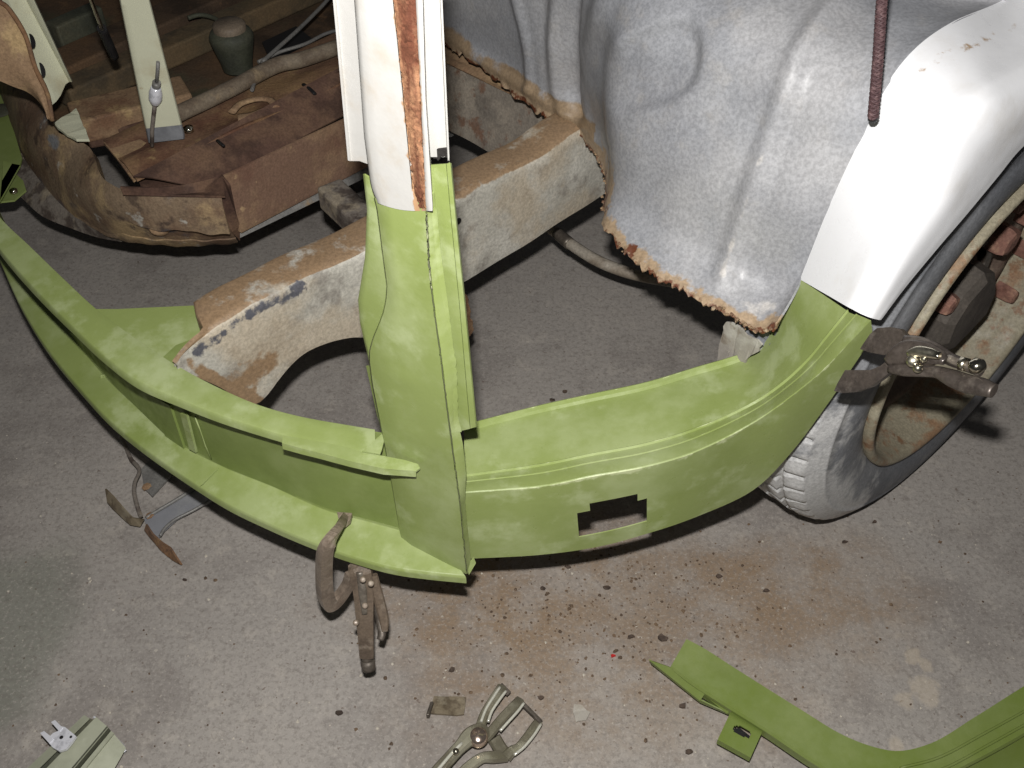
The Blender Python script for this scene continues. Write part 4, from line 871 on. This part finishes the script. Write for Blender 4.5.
plate(br, 'prong', jag([P(x, y, z=z) for x, y, z in [(105, 489, .045), (113, 497, .042), (124, 510, .036), (132, 518, .03), (144, 520, .028), (140, 527, .018), (130, 525, .018), (118, 514, .022), (107, 502, .03)]], .0004, .01, 3), scrap_m, .0025, label='pointed rusty prong on the left')
plate(br, 'prong', jag([P(x, y, z=z) for x, y, z in [(146, 524, .028), (152, 534, .028), (162, 543, .026), (170, 548, .026), (175, 556, .022), (181, 565, .016), (172, 560, .012), (160, 550, .014), (150, 538, .018), (144, 530, .022)]], .0004, .01, 4), rust, .0025, label='pointed brown prong at the front')
clods(br, 'rust_spot', [(P(147, 486, z=.0155), .007)], tanrust, fl=.15); clods(br, 'rust_spot', [(P(150, 515, z=.021), .006)], tanrust, fl=.2)

# ---------------------------------------------------------------- spare green panel on the floor, lower right
sp = thing('loose_green_sill_panel', 'loose green-painted angled panel with a slotted tab lying on the floor', 'car panel', (*P(820, 740, z=0)[:2], 0))
e1 = [(686.5, 639), (700, 646), (741, 672), (800, 709), (843, 735), (874, 747), (897, 751), (929, 744), (975, 717), (1013, 693), (1060, 664)]
e2 = [(671, 666), (690, 681), (724, 703), (764, 728), (815, 762), (850, 782), (885, 793), (925, 785), (965, 766), (1010, 742), (1060, 712)]
a_ = bypix([P(*p, z=.050) for p in e1], 60); b_ = bypix([P(*p, z=.046) for p in e2], 60)
h_ = .0025*np.exp(-((np.linspace(0, 1, 60)-.115)/.018)**2)[:, None]
sheet(sp, 'main_face', np.stack([a_-Zu*.022+(a_-b_)*.0, a_-Zu*.004+(a_-b_)*.01, a_, a_+(b_-a_)*.1, a_+(b_-a_)*.35+Zu*h_*.6, a_+(b_-a_)*.5+Zu*h_, a_+(b_-a_)*.65+Zu*h_*.5, a_+(b_-a_)*.98, b_+(b_-a_)*.03-Zu*.003, b_-Zu*.018], 1), sparegreen, .0015, sharp=20)
quad(sp, 'front_flange', [(649, 660, .036), (672, 668, .044), (706, 692, .044), (700, 701, .034)], sparegreen, .0015, amp=0, n=8, m=4)
quad(sp, 'front_flange', [(672, 668, .0445), (704, 688, .0445), (733, 708, .042), (727, 714, .032)], sparegreen, .0015, amp=0, n=8, m=4, label='lighter folded flange')
quad(sp, 'lower_flange', [(762, 727, .044), (764, 732, .030), (850, 792, .030), (850, 784, .044)], sparegreen, .0015, amp=0, n=14, m=4)
plate(sp, 'flange_lip', [P(x, y, z=z) for x, y, z in [(649, 660, .036), (700, 700, .034), (727, 713, .032), (728, 715, .022), (700, 703, .024), (651, 664, .026)]], sparegreen, .0015)
# tab with an oblong slot
tb = [(731, 708), (763, 727), (763, 737), (749.5, 759), (716.5, 742)]
Ts = [P(x, y, z=.040) for x, y in [(732, 709), (764, 728), (750, 759), (717, 741)]]
def bil(s, t): return (Ts[0]*(1-s)+Ts[1]*s)*(1-t)+(Ts[3]*(1-s)+Ts[2]*s)*t
nS, nT_ = 24, 24
ss = np.linspace(0, 1, nS+1); tt = np.linspace(0, 1, nT_+1)
def thole(i, j):
    s, t = (ss[i]+ss[i+1])/2, (tt[j]+tt[j+1])/2; x = (s-.50)/.26; y = (t-.42+(.08*(s-.5)))/.12
    return abs(x)**3+abs(y)**3 < 1
TG = np.array([[bil(s, t)+Zu*(-.004*math.exp(-((t)/.12)**2)) for t in tt] for s in ss])
TG[:, -1] = TG[:, -2]-Zu*.010
sheet(sp, 'slotted_tab', TG, sparegreen, .0015, thole, label='square tab with an oblong slot')
plate(sp, 'slot_bore', [P(x, y, z=.034) for x, y in [(730, 729), (740, 728), (750, 736), (748, 744), (738, 742)]], blackish, .002)
a2 = bypix([P(x, y, z=.036) for x, y in [(925, 790), (960, 770), (1000, 748), (1060, 715)]], 20); b2 = bypix([P(x, y, z=.012) for x, y in [(925, 830), (965, 800), (1010, 775), (1070, 745)]], 20)
sheet(sp, 'inner_channel', np.stack([a2, (a2+b2)/2-Zu*.003, b2], 1), sparegreen, .0015)
tube(sp, 'pressed_line', [P(x, y, z=.0495) for x, y in [(900, 768), (940, 757), (985, 733), (1030, 708), (1060, 690)]], .0016, sparegreen, 6, n=24)
tube(sp, 'pressed_line', [P(x, y, z=.0485) for x, y in [(905, 779), (945, 768), (990, 744), (1040, 716), (1060, 704)]], .0016, sparegreen, 6, n=24)

# ---------------------------------------------------------------- pale profile at lower left
pr = thing('pale_metal_profile', 'pale grey-green metal profile with a small silver bracket on the floor, lower left corner', 'metal profile', (*P(75, 755, z=0)[:2], 0))
def strip(name, l0, l1, z0, z1, mat, th=.002, label=None):
    a = [P(*p, z=z0) for p in l0]; b = [P(*p, z=z1) for p in l1]
    return sheet(pr, name, np.array([[a[0]+(b[0]-a[0])*t, a[1]+(b[1]-a[1])*t] for t in np.linspace(0, 1, 6)]), mat, th, label=label)
strip('outer_rib', [(84, 715), (20, 775)], [(89, 718), (28, 778)], .040, .042, profile_m)
strip('rib_gap', [(89, 718), (28, 778)], [(94, 720), (34, 781)], .026, .026, grime)
strip('main_rib', [(96, 717), (32, 783)], [(108, 727), (50, 796)], .046, .046, profile_m, label='broad raised rib')
strip('rib_side', [(108, 727), (50, 796)], [(111, 731), (54, 800)], .046, .034, grime)
strip('second_rib', [(111, 731), (54, 800)], [(114, 733), (58, 802)], .036, .036, profile_m)
strip('lower_face', [(113, 733), (58, 802)], [(126, 748), (88, 815)], .030, .022, profile_m, label='lower grooved face')
strip('end_edge', [(94, 716), (96, 717)], [(124, 744), (126, 748)], .044, .01, bracket_m)
plate(pr, 'silver_bracket', [P(x, y, z=.056) for x, y in [(47, 739), (53, 733), (58, 731), (60, 726), (65, 727), (70, 731), (76, 736), (72, 742), (66, 749), (59, 751), (52, 747)]], bracket_m, .004, label='small bright silver bracket')
plate(pr, 'bracket_prong', [P(x, y, z=.058) for x, y in [(51, 722), (55, 720), (62, 727), (59, 731)]], bracket_m, .004)
plate(pr, 'bracket_prong', [P(x, y, z=.058) for x, y in [(40, 733), (44, 731), (53, 738), (49, 743)]], bracket_m, .004)
lathe(pr, 'bracket_hole', [(.0022, .0005), (0, .0005)], blackish, P(61.5, 737.5, z=.0563), (0, 0, 1), 10)
lathe(pr, 'bracket_hole', [(.0016, .0005), (0, .0005)], blackish, P(71, 737, z=.0563), (0, 0, 1), 10)
for x, y in ((124, 750), (119, 754)): clods(pr, 'bright_burr', [(P(x, y, z=.02), .003)], bracket_m)

# ---------------------------------------------------------------- cord hanging at the top right
cord = thing('maroon_braided_cord', 'maroon braided cord hanging down in front of the white wheel arch', 'cord', (*P(874, 118, d=.86)[:2], P(874, 118, d=.86)[2]))
cp = spl([P(888, -60, d=.80), P(882, 0, d=.81), P(878, 60, d=.83), P(873, 118, d=.86)], 120)
tube(cord, 'core', cp, .0038, cord_m, 10)
tb_ = np.gradient(cp, axis=0); tb_ /= np.linalg.norm(tb_, axis=1, keepdims=True)
for k in range(6):
    sg = 1 if k % 2 else -1; ph = 2*PI*(k//2)/3
    dense = spl(cp, 400); t2 = np.gradient(dense, axis=0); t2 /= np.linalg.norm(t2, axis=1, keepdims=True)
    e1_ = np.cross(t2, [0, 1, 0]); e1_ /= np.linalg.norm(e1_, axis=1, keepdims=True); e2_ = np.cross(t2, e1_)
    a = sg*np.linspace(0, 26*PI, 400)[:, None]+ph
    tube(cord, 'strand', dense+.0036*(np.cos(a)*e1_+np.sin(a)*e2_), .0013, cord_m, 5)
lathe(cord, 'cut_end', [(.0042, -.001), (.0044, .001), (.003, .0035), (0, .004)], blackish, cp[-1], tb_[-1], 12, label='dark melted end')

# ---------------------------------------------------------------- scraps and crumbs on the floor
s1 = thing('flat_metal_scrap', 'small flat dirty metal scrap on the floor left of the forked clamp', 'scrap', (*P(447, 705, z=0)[:2], 0))
plate(s1, 'scrap_plate', jag([P(x, y, z=.006) for x, y in [(429, 713), (434, 696), (466, 697), (464, 714), (456, 715)]], .0006, .012, 9), scrap_m, .003)
box(s1, 'bent_end', P(430, 710, z=.007), (P(434, 697, z=.007)-P(429, 712, z=.007))*.45, RT*.002, Zu*.005, jaw_m)
o = plate(None, 'chalk_smear', jag([P(x, y, z=.003) for x, y in [(574, 704), (582, 705), (590, 712), (586, 720), (576, 722), (573, 712)]], .0012, .006, 14), M('dirty_white_paper', (170, 164, 154), [((150, 140, 124), 40, .55, .08, .7)], .8, 0, (.4, 120)), .0015)  # chalky floor smear, built as an added thin plate
setp(o, 'small whitish chalky smear on the floor right of the forked clamp', 'scrap')
def flake(px, py, r, s):
    g = np.random.default_rng(s); n_ = 7; c = P(px, py, z=.0035); pts = []
    for k in range(n_):
        a = 2*PI*k/n_; q_ = r*g.uniform(.6, 1.25); pts.append(c+np.array([q_*math.cos(a), q_*math.sin(a)*.7, g.uniform(-.001, .001)]))
    return plate(None, 'rust_flake', pts, M('dark_flake', (84, 70, 60), [((60, 50, 44), 60, .5, .06, .8)], .9, 0, (.4, 120)) if 'dark_flake' not in bpy.data.materials else bpy.data.materials['dark_flake'], .003)
FLK = [(663, 637, .0065, 'dark rust flake on the stained floor above the loose panel tip'), (541, 697, .004, 'rust flake just right of the forked clamp tips'), (452, 669, .0045, 'lone dark flake above the flat metal scrap'), (683, 705, .005, 'dark flake below the left end of the loose green panel'), (689, 751, .004, 'dark flake left of the slotted tab'),
       (606, 587, .0055, 'dark flake below the notched slot of the step panel'), (543, 588, .004, 'dark flake on the stain below the step panel joint'), (766, 590, .004, 'upright dark sliver on the floor between step panel and loose panel'), (719, 576, .005, 'brown flake near the end of the step panel shadow'), (568, 567, .004, 'brown flake at the shadow edge under the slot'),
       (339, 712, .004, 'pale-edged dark chip left of the flat scrap'), (875, 521, .0035, 'dark speck on the floor right of the tyre'), (845, 541, .0035, 'dark speck below the tyre'), (631, 636, .004, 'brown flake beside the red speck'), (565, 391, .0035, 'small dark crumb on the floor inside the step opening'), (552, 399, .004, 'larger dark crumb on the floor inside the step opening'), (185, 579, .0025, 'tiny dark speck on the bare floor at left')]
for i, (x, y, r, lb) in enumerate(FLK): setp(flake(x, y, r, i), lb, 'rust flake', 'rust flakes on the floor')
o = flake(613, 655, .003, 77); o.name = 'red_chip'; o.data.materials[0] = M('red_plastic_chip', (190, 40, 40), [], .5, 0, (.1, 80)); setp(o, 'tiny bright red chip on the stained floor', 'chip')
cs = []
for _ in range(700):
    t = rng.random()
    if t < .62: x, y = 620+rng.normal()*95, 610+rng.normal()*45
    elif t < .75: x, y = 540+rng.normal()*90, 640+rng.normal()*50
    else: x, y = rng.uniform(0, 1024), rng.uniform(440, 768)
    if y < 545-abs(x-560)*.0 and x < 700: continue
    cs.append((P(x, y, z=.0008), float(np.clip(rng.lognormal(-6.75, .4), .0005, .0026))))
o = clods(None, 'rust_crumbs', cs, M('rust_crumb', (112, 92, 72), [((78, 64, 52), 40, .5, .05, .8)], .9, 0, (.3, 120)), fl=.5); setp(o, 'fine brown rust crumbs scattered over the stained floor', 'debris', None, 'stuff')
cs = []
for _ in range(160):
    x, y = rng.uniform(0, 1024), rng.uniform(430, 768); cs.append((P(x, y, z=.0006), float(np.clip(rng.lognormal(-6.9, .4), .0005, .002))))
o = clods(None, 'pale_grit', cs, M('pale_grit', (190, 182, 168), [], .8, 0, (.2, 120)), fl=.5); setp(o, 'pale grit scattered on the concrete floor', 'debris', None, 'stuff')
